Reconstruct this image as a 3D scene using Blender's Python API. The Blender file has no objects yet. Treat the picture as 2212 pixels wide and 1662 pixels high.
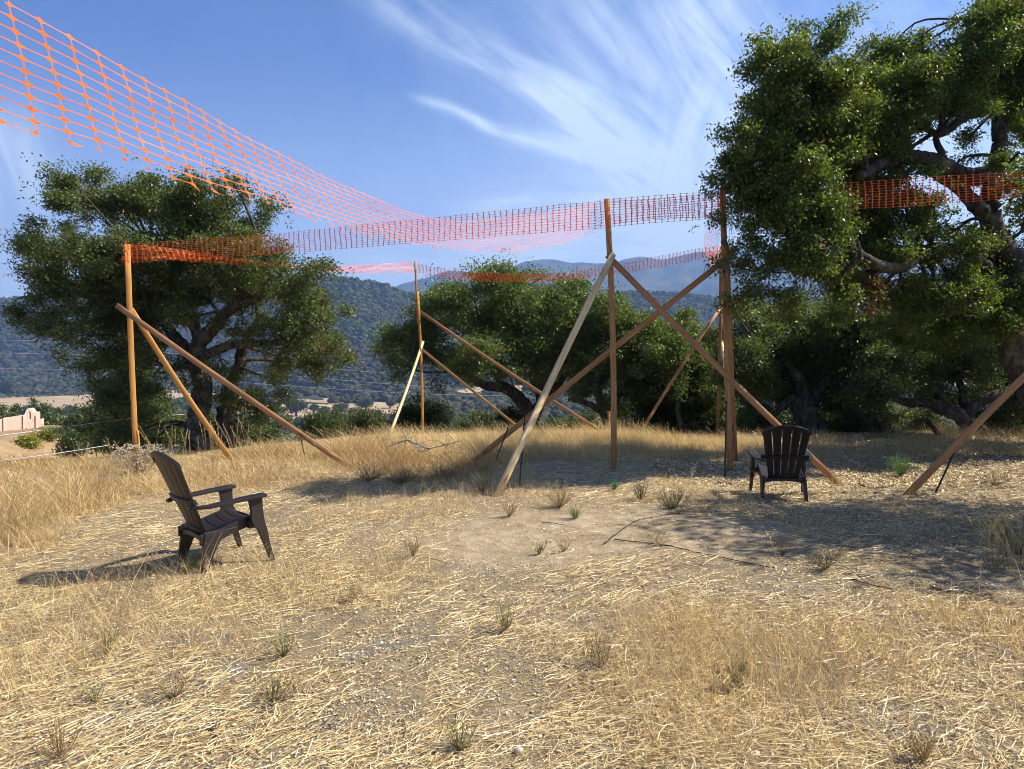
import bpy, math, random
import numpy as np
from mathutils import Vector, Matrix

S = bpy.context.scene
COL = S.collection
R = math.radians
rng = np.random.default_rng(11)
random.seed(5)

# ------------------------------------------------------------------ camera
CAMH = 1.85
PITCH, ROLL, FPX = R(2.56), R(1.25), 1475.0          # FPX: focal length for a 2212 wide picture
_r0 = np.array([1.0, 0, 0]); _f = np.array([0, math.cos(PITCH), -math.sin(PITCH)]); _u0 = np.cross(_r0, _f)
_rt = math.cos(ROLL) * _r0 - math.sin(ROLL) * _u0
_up = math.sin(ROLL) * _r0 + math.cos(ROLL) * _u0
cam = bpy.data.cameras.new('camera'); cam.sensor_width = 36; cam.lens = 36 * FPX / 2212
cam.clip_start = 0.05; cam.clip_end = 30000
camo = bpy.data.objects.new('camera', cam); COL.objects.link(camo)
camo.matrix_world = Matrix(((_rt[0], _up[0], -_f[0], 0), (_rt[1], _up[1], -_f[1], 0), (_rt[2], _up[2], -_f[2], CAMH), (0, 0, 0, 1)))
S.camera = camo
S.render.resolution_x, S.render.resolution_y = 1024, 769

def direction(px, py):
    d = (px - 1106) / FPX * _rt - (py - 831) / FPX * _up + _f
    return d
def P(px, py, z):                                       # the point at depth z seen at (px, py) of the 2212 wide photo
    return np.array([0, 0, CAMH]) + z * direction(px, py)

# ------------------------------------------------------------------ light
SUN_AZ, SUN_EL = R(83), R(43)
W = bpy.data.worlds.new('World'); S.world = W; W.use_nodes = True
nt = W.node_tree; nt.nodes.clear()
class NB:                                               # small helper for node networks
    def __init__(s, tree): s.t = tree; s.n = tree.nodes; s.l = tree.links
    def new(s, kind, **kw):
        n = s.n.new(kind)
        for k, v in kw.items(): setattr(n, k, v)
        return n
    def put(s, sock, v):
        if isinstance(v, bpy.types.NodeSocket): s.l.new(v, sock)
        elif v is not None:
            if hasattr(sock.default_value, '__len__') and not hasattr(v, '__len__'): v = [v] * len(sock.default_value)
            if hasattr(sock.default_value, '__len__') and len(sock.default_value) == 4 and len(v) == 3: v = (*v, 1)
            sock.default_value = v
    def m(s, op, a, b=None, c=None, clamp=False):
        n = s.new('ShaderNodeMath', operation=op, use_clamp=clamp)
        for i, v in enumerate((a, b, c)):
            if v is not None: s.put(n.inputs[i], v)
        return n.outputs[0]
    def mix(s, f, a, b, blend='MIX'):
        n = s.new('ShaderNodeMix', data_type='RGBA', blend_type=blend)
        s.put(n.inputs[0], f); s.put(n.inputs[6], a); s.put(n.inputs[7], b)
        return n.outputs[2]
    def noise(s, vec, scale, detail=3, rough=.5, dist=0):
        n = s.new('ShaderNodeTexNoise'); s.put(n.inputs['Vector'], vec)
        n.inputs['Scale'].default_value = scale; n.inputs['Detail'].default_value = detail
        n.inputs['Roughness'].default_value = rough; n.inputs['Distortion'].default_value = dist
        return n.outputs[0]
    def ss(s, v, a, b, lo=0, hi=1):                    # smoothstep
        n = s.new('ShaderNodeMapRange', interpolation_type='SMOOTHSTEP')
        s.put(n.inputs[0], v); n.inputs[1].default_value = a; n.inputs[2].default_value = b
        n.inputs[3].default_value = lo; n.inputs[4].default_value = hi
        return n.outputs[0]
    def comb(s, x, y, z=0):
        n = s.new('ShaderNodeCombineXYZ')
        s.put(n.inputs[0], x); s.put(n.inputs[1], y); s.put(n.inputs[2], z)
        return n.outputs[0]

nb = NB(nt)
sky = nb.new('ShaderNodeTexSky', sky_type='NISHITA'); sky.sun_disc = False
sky.sun_elevation = SUN_EL; sky.sun_rotation = SUN_AZ
sky.altitude = 300; sky.air_density = 1.0; sky.dust_density = 0.4; sky.ozone_density = 3.0
tc = nb.new('ShaderNodeTexCoord')
sep = nb.new('ShaderNodeSeparateXYZ'); nb.l.new(tc.outputs['Generated'], sep.inputs[0])
az = nb.m('ARCTAN2', sep.outputs[0], sep.outputs[1]); el = nb.m('ARCSINE', sep.outputs[2])
pa = nb.comb(az, el)
wn = nb.new('ShaderNodeTexNoise'); nb.l.new(pa, wn.inputs[0]); wn.inputs['Scale'].default_value = 3.2; wn.inputs['Detail'].default_value = 2
wv = nb.new('ShaderNodeVectorMath', operation='MULTIPLY_ADD')
nb.l.new(wn.outputs['Color'], wv.inputs[0]); wv.inputs[1].default_value = (.05, .05, 0); nb.l.new(pa, wv.inputs[2])
ws = nb.new('ShaderNodeSeparateXYZ'); nb.l.new(wv.outputs[0], ws.inputs[0])
def azel(px, py):
    d = direction(px, py); d = d / np.linalg.norm(d)
    return math.atan2(d[0], d[1]), math.asin(d[2])
cl = None
# cirrus streaks: start and end point, half width (radians), strength, softness of ends
streaks = [(760, -60, 1230, 230, .026, .85), (1130, 180, 1460, 400, .05, 1.1), (1000, 60, 1330, 250, .045, .40), (1240, -60, 1430, 230, .03, .5),
           (1440, -80, 1600, 200, .075, .85), (1600, 180, 1520, 460, .085, 1.1), (1150, -100, 1560, 380, .14, .35), (880, 212, 1075, 290, .007, .9), (1040, 280, 1290, 345, .010, 1.2),
           (960, 500, 1330, 470, .05, 1.0), (1300, 480, 1700, 530, .055, 1.2), (700, 560, 1250, 555, .03, .45), (1750, 300, 1950, 600, .12, .7), (2050, 20, 2300, 400, .14, .55),
           (2050, 480, 2400, 560, .07, 1.0), (-40, 200, 70, 470, .045, .65), (-80, 560, 160, 600, .05, .35), (1500, 420, 1900, 440, .06, .6), (1820, 40, 1960, 180, .08, .45)]
for i, (x0, y0, x1, y1, w, k) in enumerate(streaks):
    a0, e0 = azel(x0, y0); a1, e1 = azel(x1, y1)
    a0 += .025; a1 += .025; e0 += .025; e1 += .025       # mean of the warp added above
    L = math.hypot(a1 - a0, e1 - e0); ux, uy = (a1 - a0) / L, (e1 - e0) / L
    t = nb.m('ADD', nb.m('MULTIPLY', ws.outputs[0], ux), nb.m('MULTIPLY_ADD', ws.outputs[1], uy, -(a0 * ux + e0 * uy)))
    s_ = nb.m('ADD', nb.m('MULTIPLY', ws.outputs[0], -uy), nb.m('MULTIPLY_ADD', ws.outputs[1], ux, a0 * uy - e0 * ux))
    g = nb.m('DIVIDE', s_, w); g = nb.m('POWER', 2.718, nb.m('MULTIPLY', nb.m('MULTIPLY', g, g), -1.0))
    e = nb.m('MULTIPLY', nb.ss(t, -.12 * L, .35 * L), nb.ss(t, 1.15 * L, .75 * L))
    tex = nb.noise(nb.comb(nb.m('MULTIPLY_ADD', t, 4.0, i * 3.7), nb.m('MULTIPLY', s_, 27)), 1.0, 9, .62, .5)
    tex = nb.ss(tex, .28, .76)
    v = nb.m('MULTIPLY', nb.m('MULTIPLY', g, e), nb.m('MULTIPLY', tex, k))
    cl = v if cl is None else nb.m('ADD', cl, v)
fine = nb.noise(pa, 5, 7, .65, 1.0)
veil = nb.m('MULTIPLY', nb.ss(az, -.7, .8, .0, .34), nb.ss(fine, .25, .8))   # thin high veil, thicker towards the sun
low = nb.m('MULTIPLY', nb.ss(el, .42, .05, 0, .58), 1)
cl = nb.m('ADD', nb.m('ADD', cl, veil), low)
cl = nb.m('MULTIPLY', cl, nb.ss(el, -.02, .02))
cl = nb.m('MINIMUM', cl, .92)
skyc = nb.mix(1.0, sky.outputs[0], (.51, .79, 1.30), 'MULTIPLY')
skycol = nb.mix(cl, skyc, (7.6, 8.9, 10.3))
bg = nb.new('ShaderNodeBackground'); nb.l.new(skycol, bg.inputs[0]); bg.inputs[1].default_value = 0.050
wo = nb.new('ShaderNodeOutputWorld'); nb.l.new(bg.outputs[0], wo.inputs[0])

sun = bpy.data.lights.new('sun', 'SUN'); sun.energy = 4.9; sun.angle = R(.5); sun.color = (1, .93, .82)
suno = bpy.data.objects.new('sun', sun); COL.objects.link(suno)
sd = Vector((math.sin(SUN_AZ) * math.cos(SUN_EL), math.cos(SUN_AZ) * math.cos(SUN_EL), math.sin(SUN_EL)))
suno.rotation_euler = sd.to_track_quat('Z', 'Y').to_euler()
S.view_settings.view_transform = 'Standard'; S.view_settings.look = 'None'; S.view_settings.gamma = 1
S.view_settings.exposure = 1.2
S.render.engine = 'CYCLES'
cy = S.cycles; cy.use_denoising = True; cy.max_bounces = 6; cy.diffuse_bounces = 3; cy.glossy_bounces = 2
cy.transmission_bounces = 4; cy.transparent_max_bounces = 4; cy.volume_bounces = 0; cy.caustics_reflective = False; cy.caustics_refractive = False
cy.use_adaptive_sampling = True; cy.adaptive_threshold = 0.012; cy.pixel_filter_type = 'BLACKMAN_HARRIS'; cy.filter_width = 0.95

# ------------------------------------------------------------------ helpers
def tag(o, label=None, cat=None, group=None, kind=None):
    if label: o['label'] = label
    if cat: o['category'] = cat
    if group: o['group'] = group
    if kind: o['kind'] = kind
    return o
def empty(name, loc=(0, 0, 0), label=None, cat=None, group=None):
    o = bpy.data.objects.new(name, None); COL.objects.link(o); o.location = tuple(loc); o.empty_display_size = .2
    return tag(o, label, cat, group)
def link(name, me, mat, parent=None):
    o = bpy.data.objects.new(name, me); COL.objects.link(o)
    if mat: me.materials.append(mat)
    if parent is not None:
        o.parent = parent
        o.matrix_parent_inverse = Matrix.Translation(-Vector(parent.location))
    return o
def mesh(name, V, F, mat=None, parent=None, col=None, smooth=False):   # F: array (n,k) or list of such arrays
    V = np.asarray(V, float).reshape(-1, 3)
    Fs = [np.asarray(f, int) for f in (F if isinstance(F, (list, tuple)) else [F])]
    Fs = [f for f in Fs if len(f)]
    me = bpy.data.meshes.new(name)
    me.vertices.add(len(V)); me.vertices.foreach_set('co', V.astype(np.float32).ravel())
    tot = np.concatenate([np.full(len(f), f.shape[1]) for f in Fs]); idx = np.concatenate([f.ravel() for f in Fs])
    me.loops.add(len(idx)); me.loops.foreach_set('vertex_index', idx.astype(np.int32))
    me.polygons.add(len(tot)); me.polygons.foreach_set('loop_start', np.concatenate([[0], np.cumsum(tot)[:-1]]).astype(np.int32))
    if smooth: me.polygons.foreach_set('use_smooth', np.ones(len(tot), bool))
    me.update(calc_edges=True)
    if col is not None:
        a = me.color_attributes.new('tint', 'FLOAT_COLOR', 'POINT')
        c = np.ones((len(V), 4), np.float32); c[:, :3] = col; a.data.foreach_set('color', c.ravel())
    return link(name, me, mat, parent)
class MB:
    def __init__(s): s.V = []; s.F4 = []; s.F3 = []; s.C = []; s.n = 0
    def add(s, V, F, c=(1, 1, 1)):
        V = np.asarray(V, float).reshape(-1, 3); F = np.asarray(F, int)
        s.V.append(V); (s.F4 if F.shape[1] == 4 else s.F3).append(F + s.n); s.n += len(V)
        c = np.asarray(c, float); s.C.append(np.broadcast_to(c, (len(V), 3)))
    def build(s, name, mat, parent=None, smooth=False, colour=True):
        F = []
        if s.F4: F.append(np.concatenate(s.F4))
        if s.F3: F.append(np.concatenate(s.F3))
        return mesh(name, np.concatenate(s.V), F, mat, parent, np.concatenate(s.C) if colour else None, smooth)
def hash2(i, j, seed):
    i = i.astype(np.int64); j = j.astype(np.int64)
    h = (i * 374761393 + j * 668265263 + seed * 974711) & 0xffffffff
    h = ((h ^ (h >> 13)) * 1274126177) & 0xffffffff
    return ((h ^ (h >> 16)) & 0xffff) / 65535.0
def vnoise(x, y, seed=0):
    x = np.asarray(x, float); y = np.asarray(y, float)
    i, j = np.floor(x), np.floor(y); fx, fy = x - i, y - j
    fx = fx * fx * (3 - 2 * fx); fy = fy * fy * (3 - 2 * fy)
    a = hash2(i, j, seed); b = hash2(i + 1, j, seed); c = hash2(i, j + 1, seed); d = hash2(i + 1, j + 1, seed)
    return (a * (1 - fx) + b * fx) * (1 - fy) + (c * (1 - fx) + d * fx) * fy
def fbm(x, y, seed=0, o=4):
    v = 0; a = .5; t = 0
    for k in range(o):
        v = v + a * vnoise(x * 2 ** k, y * 2 ** k, seed + k * 7); t += a; a *= .5
    return v / t
def sst(a, b, x):
    t = np.clip((x - a) / (b - a), 0, 1); return t * t * (3 - 2 * t)
def tube(mb, pts, rad, sides=7, c=(1, 1, 1), wob=0.0, seed=0):
    pts = np.asarray(pts, float); n = len(pts)
    T = np.gradient(pts, axis=0); T /= np.linalg.norm(T, axis=1)[:, None] + 1e-9
    ref = np.array([0.13, .2, 1.0]) if abs(T[0][2]) < .9 * 1 else np.array([1.0, .1, 0])
    A = np.cross(T, ref); A /= np.linalg.norm(A, axis=1)[:, None] + 1e-9
    B = np.cross(T, A)
    ang = np.arange(sides) * 2 * math.pi / sides
    rad = np.broadcast_to(np.asarray(rad, float), (n,))
    rr = rad[:, None] * np.ones(sides)
    if wob:
        g = np.random.default_rng(seed)
        rr = rr * (1 + wob * (g.random((n, sides)) - .5) * 2)
    V = pts[:, None, :] + rr[..., None] * (np.cos(ang)[None, :, None] * A[:, None, :] + np.sin(ang)[None, :, None] * B[:, None, :])
    i = np.arange(n - 1)[:, None] * sides; j = np.arange(sides)[None, :]; k = (j + 1) % sides
    F = np.stack([i + j, i + k, i + sides + k, i + sides + j], -1).reshape(-1, 4)
    mb.add(V, F, c)
    for e, s0 in ((0, pts[0]), (n - 1, pts[-1])):
        b = e * sides
        Vc = np.concatenate([V[e], s0[None]]); jj = np.arange(sides)
        Fc = np.stack([jj, (jj + 1) % sides, np.full(sides, sides)], -1)
        mb.add(Vc, Fc if e else Fc[:, ::-1], c)
def smooth_path(pts, n=5):
    pts = np.asarray(pts, float)
    if len(pts) < 3:
        return np.array([pts[0] + (pts[-1] - pts[0]) * t for t in np.linspace(0, 1, n + 1)])
    out = []
    q = np.concatenate([[2 * pts[0] - pts[1]], pts, [2 * pts[-1] - pts[-2]]])
    for i in range(1, len(q) - 2):
        for t in np.arange(n) / n:
            a, b, c, d = q[i - 1], q[i], q[i + 1], q[i + 2]
            out.append(.5 * ((2 * b) + (-a + c) * t + (2 * a - 5 * b + 4 * c - d) * t * t + (-a + 3 * b - 3 * c + d) * t ** 3))
    out.append(pts[-1])
    return np.array(out)
def rot_z(v, a):
    c, s = math.cos(a), math.sin(a); v = np.asarray(v, float)
    return np.stack([v[..., 0] * c - v[..., 1] * s, v[..., 0] * s + v[..., 1] * c, v[..., 2]], -1)

# ------------------------------------------------------------------ materials
def mat(name):
    m = bpy.data.materials.new(name); m.use_nodes = True
    b = m.node_tree.nodes['Principled BSDF']; return m, NB(m.node_tree), b
def tint_of(n):
    a = n.new('ShaderNodeAttribute'); a.attribute_name = 'tint'; return a.outputs['Color']
def leaf_mat(name, rough=.42, trans=.35, gloss=.5, tw=(1.15, 1.25, .45)):
    m, n, b = mat(name); t = tint_of(n)
    n.l.new(t, b.inputs['Base Color']); b.inputs['Roughness'].default_value = rough
    b.inputs['Specular IOR Level'].default_value = gloss
    tr = n.new('ShaderNodeBsdfTranslucent'); n.l.new(n.mix(1, t, tw, 'MULTIPLY'), tr.inputs[0])
    mx = n.new('ShaderNodeMixShader'); mx.inputs[0].default_value = trans
    n.l.new(b.outputs[0], mx.inputs[1]); n.l.new(tr.outputs[0], mx.inputs[2])
    n.l.new(mx.outputs[0], n.n['Material Output'].inputs[0]); return m
M_leaf = leaf_mat('oak_leaf', .45, .40, .42, (1.5, 1.5, .5))
M_grass = leaf_mat('dry_grass', .6, .30, .3, (1.1, 1.0, .75))
M_straw = leaf_mat('straw', .45, .12, .5, (1, 1, 1))
M_moss = leaf_mat('lace_lichen', .9, .3, .1, (1, 1, 1))
def bark_mat(name, a, b_, scale=9):
    m, n, b = mat(name); g = n.new('ShaderNodeNewGeometry').outputs['Position']
    mp = n.new('ShaderNodeMapping'); n.l.new(g, mp.inputs[0]); mp.inputs[3].default_value = (1, 1, .35)
    v = n.noise(mp.outputs[0], scale, 8, .7, .6); u = n.noise(g, 2.3, 4, .6)
    c = n.mix(n.ss(v, .35, .7), a, b_)
    c = n.mix(n.ss(u, .52, .70, 0, .8), c, (.17, .18, .14))
    n.l.new(c, b.inputs['Base Color']); b.inputs['Roughness'].default_value = .9; b.inputs['Specular IOR Level'].default_value = .2
    bp = n.new('ShaderNodeBump'); bp.inputs['Strength'].default_value = .9; bp.inputs['Distance'].default_value = .03
    n.l.new(v, bp.inputs['Height']); n.l.new(bp.outputs[0], b.inputs['Normal']); return m
M_bark = bark_mat('oak_bark', (.028, .022, .017), (.115, .098, .082))
def wood_mat(name, a, b_):
    m, n, b = mat(name)
    tx = n.new('ShaderNodeTexCoord').outputs['Object']
    mp = n.new('ShaderNodeMapping'); n.l.new(tx, mp.inputs[0]); mp.inputs[3].default_value = (1, 1, .05)
    grain = n.noise(mp.outputs[0], 55, 5, .6, 1.6)
    sp = n.new('ShaderNodeMapping'); n.l.new(tx, sp.inputs[0]); sp.inputs[3].default_value = (1, 1, .22)
    blot = n.noise(sp.outputs[0], 6, 3, .5)
    vo = n.new('ShaderNodeTexVoronoi'); n.l.new(sp.outputs[0], vo.inputs[0]); vo.inputs['Scale'].default_value = 9
    knot = n.ss(vo.outputs['Distance'], .24, .10)
    inf = n.new('ShaderNodeObjectInfo').outputs['Random']
    c = n.mix(n.ss(grain, .3, .72), a, b_)
    c = n.mix(n.ss(blot, .35, .7, 0, .35), c, tuple(x * .55 for x in a))
    c = n.mix(n.m('MULTIPLY', knot, .75), c, (.09, .04, .02))
    n.l.new(c, b.inputs['Base Color']); b.inputs['Roughness'].default_value = .68; b.inputs['Specular IOR Level'].default_value = .3
    bp = n.new('ShaderNodeBump'); bp.inputs['Strength'].default_value = .3; bp.inputs['Distance'].default_value = .002
    n.l.new(grain, bp.inputs['Height']); n.l.new(bp.outputs[0], b.inputs['Normal']); return m
M_fir = wood_mat('fir_lumber', (.27, .135, .048), (.50, .29, .12))
M_orange = wood_mat('orange_fir_lumber', (.46, .20, .042), (.62, .32, .085))
M_pale = wood_mat('pale_lumber', (.58, .40, .19), (.92, .74, .44))
M_red = wood_mat('red_fir_lumber', (.27, .125, .048), (.50, .265, .115))
def plain(name, c, rough=.5, metal=0, spec=.5, bump=0, bs=60):
    m, n, b = mat(name)
    g = n.new('ShaderNodeTexCoord').outputs['Object']; v = n.noise(g, bs, 4, .6)
    cc = n.mix(n.ss(v, .3, .7), tuple(x * .82 for x in c), tuple(min(1, x * 1.15) for x in c))
    n.l.new(cc, b.inputs['Base Color']); b.inputs['Roughness'].default_value = rough; b.inputs['Metallic'].default_value = metal
    b.inputs['Specular IOR Level'].default_value = spec
    if bump:
        bp = n.new('ShaderNodeBump'); bp.inputs['Strength'].default_value = bump; bp.inputs['Distance'].default_value = .002
        n.l.new(v, bp.inputs['Height']); n.l.new(bp.outputs[0], b.inputs['Normal'])
    return m
M_resin = plain('brown_resin', (.019, .013, .011), .45, 0, .5, .15, 120)
M_stake = plain('dark_stake', (.02, .02, .018), .5, .3)
M_green = plain('green_stake', (.03, .07, .05), .6)
M_rope = plain('white_rope', (.50, .51, .53), .6)
M_wire = plain('wire', (.5, .5, .5), .45, .5)
M_stucco = plain('pink_stucco', (.54, .385, .31), .9, 0, .2, .3, 8)
M_grey = plain('bleached_deadwood', (.24, .215, .185), .9, 0, .1, .4, 20)
M_stone = plain('pale_stone', (.42, .38, .31), .85, 0, .2, .5, 15)
M_pole = plain('weathered_pole', (.16, .155, .15), .8)
M_bell = plain('bell_bronze', (.035, .03, .05), .4, .6)
def net_mat(name, c, tr):
    m, n, b = mat(name); b.inputs['Base Color'].default_value = (*c, 1); b.inputs['Roughness'].default_value = .55
    t = n.new('ShaderNodeBsdfTranslucent'); t.inputs[0].default_value = (*tr, 1)
    mx = n.new('ShaderNodeMixShader'); mx.inputs[0].default_value = .16
    n.l.new(b.outputs[0], mx.inputs[1]); n.l.new(t.outputs[0], mx.inputs[2]); n.l.new(mx.outputs[0], n.n['Material Output'].inputs[0]); return m
M_net = net_mat('orange_netting', (1.0, .17, .02), (.9, .03, .01))

# ------------------------------------------------------------------ terrain
def crest(x):
    return 14.2 - 3.4 * sst(-3, -9, x) - .6 * sst(3, 7, x)
def gh(x, y):
    x = np.asarray(x, float); y = np.asarray(y, float)
    z = -.14 * sst(1.5, 4, x) * sst(5.5, 10, y) + .07 * (fbm(x * .35, y * .35, 3, 3) - .5) + .05 * (fbm(x * 1.4 + 9, y * 1.4, 4, 3) - .5)
    t = np.maximum(0, y - crest(x))
    fall = np.where(t < 12, -.014 * t * t, -.014 * 144 - .336 * (t - 12))
    side = np.maximum(0, np.abs(x) - 20 - .2 * np.maximum(y, 0)); fall = fall - .10 * side
    # shoulder with the pink wall
    sh = (1 - sst(-40, -29, x)) * sst(22, 36, y) * (1 - sst(62, 76, y))
    fall = np.maximum(fall, -70) 
    fall = fall * (1 - sh) + (-3.7) * sh
    valley = -52 + 9 * (fbm(x / 260 + 4, y / 260, 8, 3) - .5) * 2
    kk = sst(-30, -55, fall)
    z2 = z * (1 - sst(16, 30, y)) + fall
    z2 = np.where(z2 < -30, z2 * (1 - kk) + valley * kk, z2)
    return z2
def axis(n, a, far):
    t = np.linspace(-1, 1, n); return np.sinh(t * a) / math.sinh(a) * far
gx = axis(420, 7.0, 1500); gy = np.concatenate([np.linspace(-8, 20, 170)[:-1], 20 + (np.exp(np.linspace(0, 1, 170) * 5) - 1) / (math.exp(5) - 1) * 1280])
gx = np.concatenate([-(np.exp(np.linspace(1, 0, 130) * 4.4) - 1) / (math.exp(4.4) - 1) * 1500 - 14, np.linspace(-14, 14, 180)[1:-1], (np.exp(np.linspace(0, 1, 130) * 4.4) - 1) / (math.exp(4.4) - 1) * 1500 + 14])
X, Y = np.meshgrid(gx, gy); Z = gh(X, Y)
def gridF(ny, nx):
    i, j = np.meshgrid(np.arange(ny - 1), np.arange(nx - 1), indexing='ij'); a = i * nx + j
    return np.stack([a, a + 1, a + nx + 1, a + nx], -1).reshape(-1, 4)
m, n, b = mat('ground_soil')
pos = n.new('ShaderNodeNewGeometry').outputs['Position']
sp = n.new('ShaderNodeSeparateXYZ'); n.l.new(pos, sp.inputs[0])
big = n.noise(pos, .8, 4, .6); mid = n.noise(pos, 6, 5, .65); fin = n.noise(pos, 60, 5, .7); grit = n.noise(pos, 260, 2, .6)
at = n.new('ShaderNodeAttribute'); at.attribute_name = 'tint'
sandy = n.m('MULTIPLY', at.outputs['Fac'], 1.0)
soil = n.mix(n.ss(mid, .35, .68), n.mix(sandy, (.20, .15, .095), (.43, .33, .20)), n.mix(sandy, (.37, .285, .17), (.62, .495, .32)))
soil = n.mix(n.ss(fin, .45, .75, 0, .6), soil, (.27, .21, .145))
soil = n.mix(n.ss(grit, .55, .75, 0, .7), soil, (.70, .61, .47))
grav = n.mix(n.ss(grit, .4, .62), (.12, .11, .095), (.36, .33, .28))
gm = n.m('MULTIPLY', n.ss(n.noise(pos, .9, 3, .5, .4), .56, .64), n.ss(sp.outputs[1], 6.5, 4.5))
soil = n.mix(gm, soil, grav)
litter = n.mix(n.ss(fin, .35, .7), (.19, .14, .08), (.50, .38, .20))
soil = n.mix(n.m('MULTIPLY', n.ss(n.noise(pos, 1.7, 5, .7), .42, .58), .65), soil, litter)
far = n.mix(n.ss(n.noise(pos, .02, 5, .6), .35, .65), (.44, .325, .19), (.33, .235, .135))
far = n.mix(n.ss(n.noise(pos, .35, 5, .7), .4, .75, 0, .5), far, (.30, .22, .12))
slope = n.mix(n.ss(n.noise(pos, .5, 6, .7), .35, .7), (.33, .23, .125), (.22, .15, .08))
far = n.mix(n.ss(sp.outputs[1], 90, 220), slope, far)
c = n.mix(n.ss(sp.outputs[1], 16, 26), soil, far)
n.l.new(c, b.inputs['Base Color']); b.inputs['Roughness'].default_value = .95; b.inputs['Specular IOR Level'].default_value = .15
hsum = n.m('ADD', n.m('MULTIPLY', fin, .6), n.m('ADD', n.m('MULTIPLY', grit, .25), n.m('MULTIPLY', mid, 1.6)))
bp = n.new('ShaderNodeBump'); bp.inputs['Strength'].default_value = 1.0; bp.inputs['Distance'].default_value = .035
n.l.new(hsum, bp.inputs['Height']); n.l.new(bp.outputs[0], b.inputs['Normal'])
M_soil = m
def bare(x, y):
    d = ((x - .9) / 2.3) ** 2 + ((y - 6.9) / 1.15) ** 2 + 1.1 * (fbm(x * .9, y * .9, 55, 3) - .5)
    return 1 - sst(.5, 1.25, d)
tag(mesh('ground', np.stack([X, Y, Z], -1), gridF(len(gy), len(gx)), M_soil, col=np.repeat((bare(X, Y) * .8 + .25 * sst(7.5, 9, Y)).reshape(-1, 1), 3, 1), smooth=True), kind='structure')

# wooded ridge and blue mountains: real height fields
def skyline(pts, D0):
    A = []; H = []
    for px, py in pts:
        d = direction(px, py); a_ = math.atan2(d[0], d[1]); A.append(a_); D = D0 * (1 + .55 * float(sst(-.22, -.50, a_)) if D0 < 3000 else 1); H.append(CAMH + D * d[2] / math.hypot(d[0], d[1]))
    return np.array(A), np.array(H)
RA, RH = skyline([(-500, 640), (-200, 650), (0, 640), (200, 622), (480, 600), (700, 592), (760, 599), (830, 612), (880, 631), (940, 646), (1000, 656), (1100, 664), (1220, 650), (1330, 630), (1420, 624), (1500, 634), (1600, 650), (1800, 640), (2000, 655), (2300, 640), (2700, 640)], 1750)
def rsc(a): return 1 + .55 * sst(-.22, -.50, a)
def ridge(az_, r):
    Hc = np.interp(az_, RA, RH) - 8; r0_ = r; r = r / rsc(az_)
    x = r0_ * np.sin(az_); y = r0_ * np.cos(az_)
    t = np.clip((r - 880) / (1750 - 880), 0, 1)
    prof = t ** 1.15
    gul = (np.abs(fbm(x / 210 + 1.7, y / 330 + az_ * 3, 21, 4) - .5) * 2) ** .8
    z = -56 + (Hc + 56) * prof - 130 * (1 - gul) * np.sin(math.pi * np.clip(t, 0, 1)) ** .8 * .55
    back = sst(1750, 2500, r); z = z - back * (Hc + 80)
    return z
aa = np.linspace(-1.05, 1.05, 420); rr_ = np.linspace(860, 2500, 150)
A_, R_ = np.meshgrid(aa, rr_); R_ = R_ * rsc(A_); Zr = ridge(A_, R_)
m, n, b = mat('wooded_slope')
pos = n.new('ShaderNodeNewGeometry').outputs['Position']
c = n.mix(n.ss(n.noise(pos, .035, 6, .7), .35, .65), (.028, .032, .018), (.065, .058, .036))
n.l.new(c, b.inputs['Base Color']); b.inputs['Roughness'].default_value = 1; b.inputs['Specular IOR Level'].default_value = 0
tag(mesh('hillside', np.stack([R_ * np.sin(A_), R_ * np.cos(A_), Zr], -1), gridF(150, 420), m, smooth=True), kind='structure')
MD = 4800
MA, MH = skyline([(-600, 700), (700, 670), (800, 645), (868, 613), (920, 600), (970, 584), (1007, 587), (1050, 592), (1093, 582), (1135, 564), (1175, 560), (1205, 562), (1236, 568), (1256, 567), (1290, 569), (1324, 568), (1350, 560), (1379, 554), (1405, 557), (1433, 561), (1470, 552), (1504, 545), (1560, 540), (1620, 539), (1700, 546), (1800, 556), (1900, 565), (2000, 556), (2100, 540), (2212, 520), (2500, 500), (2800, 520)], MD)
aa = np.linspace(-.6, 1.05, 700); rr_ = np.linspace(2300, 6000, 150); A_, R_ = np.meshgrid(aa, rr_)
Hc = np.interp(A_, MA, MH); t = np.clip((R_ - 2300) / (MD - 2300), 0, 1)
xx, yy = R_ * np.sin(A_), R_ * np.cos(A_)
g1 = 1 - np.abs(fbm(xx / 700 + 3, yy / 900, 31, 5) - .5) * 2
Zm = -60 + (Hc + 60) * t ** 1.2 - 330 * g1 ** 2 * np.sin(math.pi * t) ** .7 * .5 + 26 * (fbm(xx / 90, yy / 90, 5, 4) - .5) * np.sin(math.pi * t) + 8 * (fbm(xx / 40, yy / 40, 77, 3) - .5)
Zm -= sst(MD, 6000, R_) * (Hc + 100)
m, n, b = mat('mountain_slope')
pos = n.new('ShaderNodeNewGeometry').outputs['Position']
c = n.mix(n.ss(n.noise(pos, .006, 8, .72), .38, .62), (.028, .036, .028), (.085, .09, .06))
c = n.mix(n.ss(n.noise(pos, .0035, 6, .6), .66, .72, 0, .6), c, (.30, .25, .18))
n.l.new(c, b.inputs['Base Color']); b.inputs['Roughness'].default_value = 1; b.inputs['Specular IOR Level'].default_value = 0
tag(mesh('mountain_range', np.stack([xx, yy, Zm], -1), gridF(150, 700), m, smooth=True), kind='structure')

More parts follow.
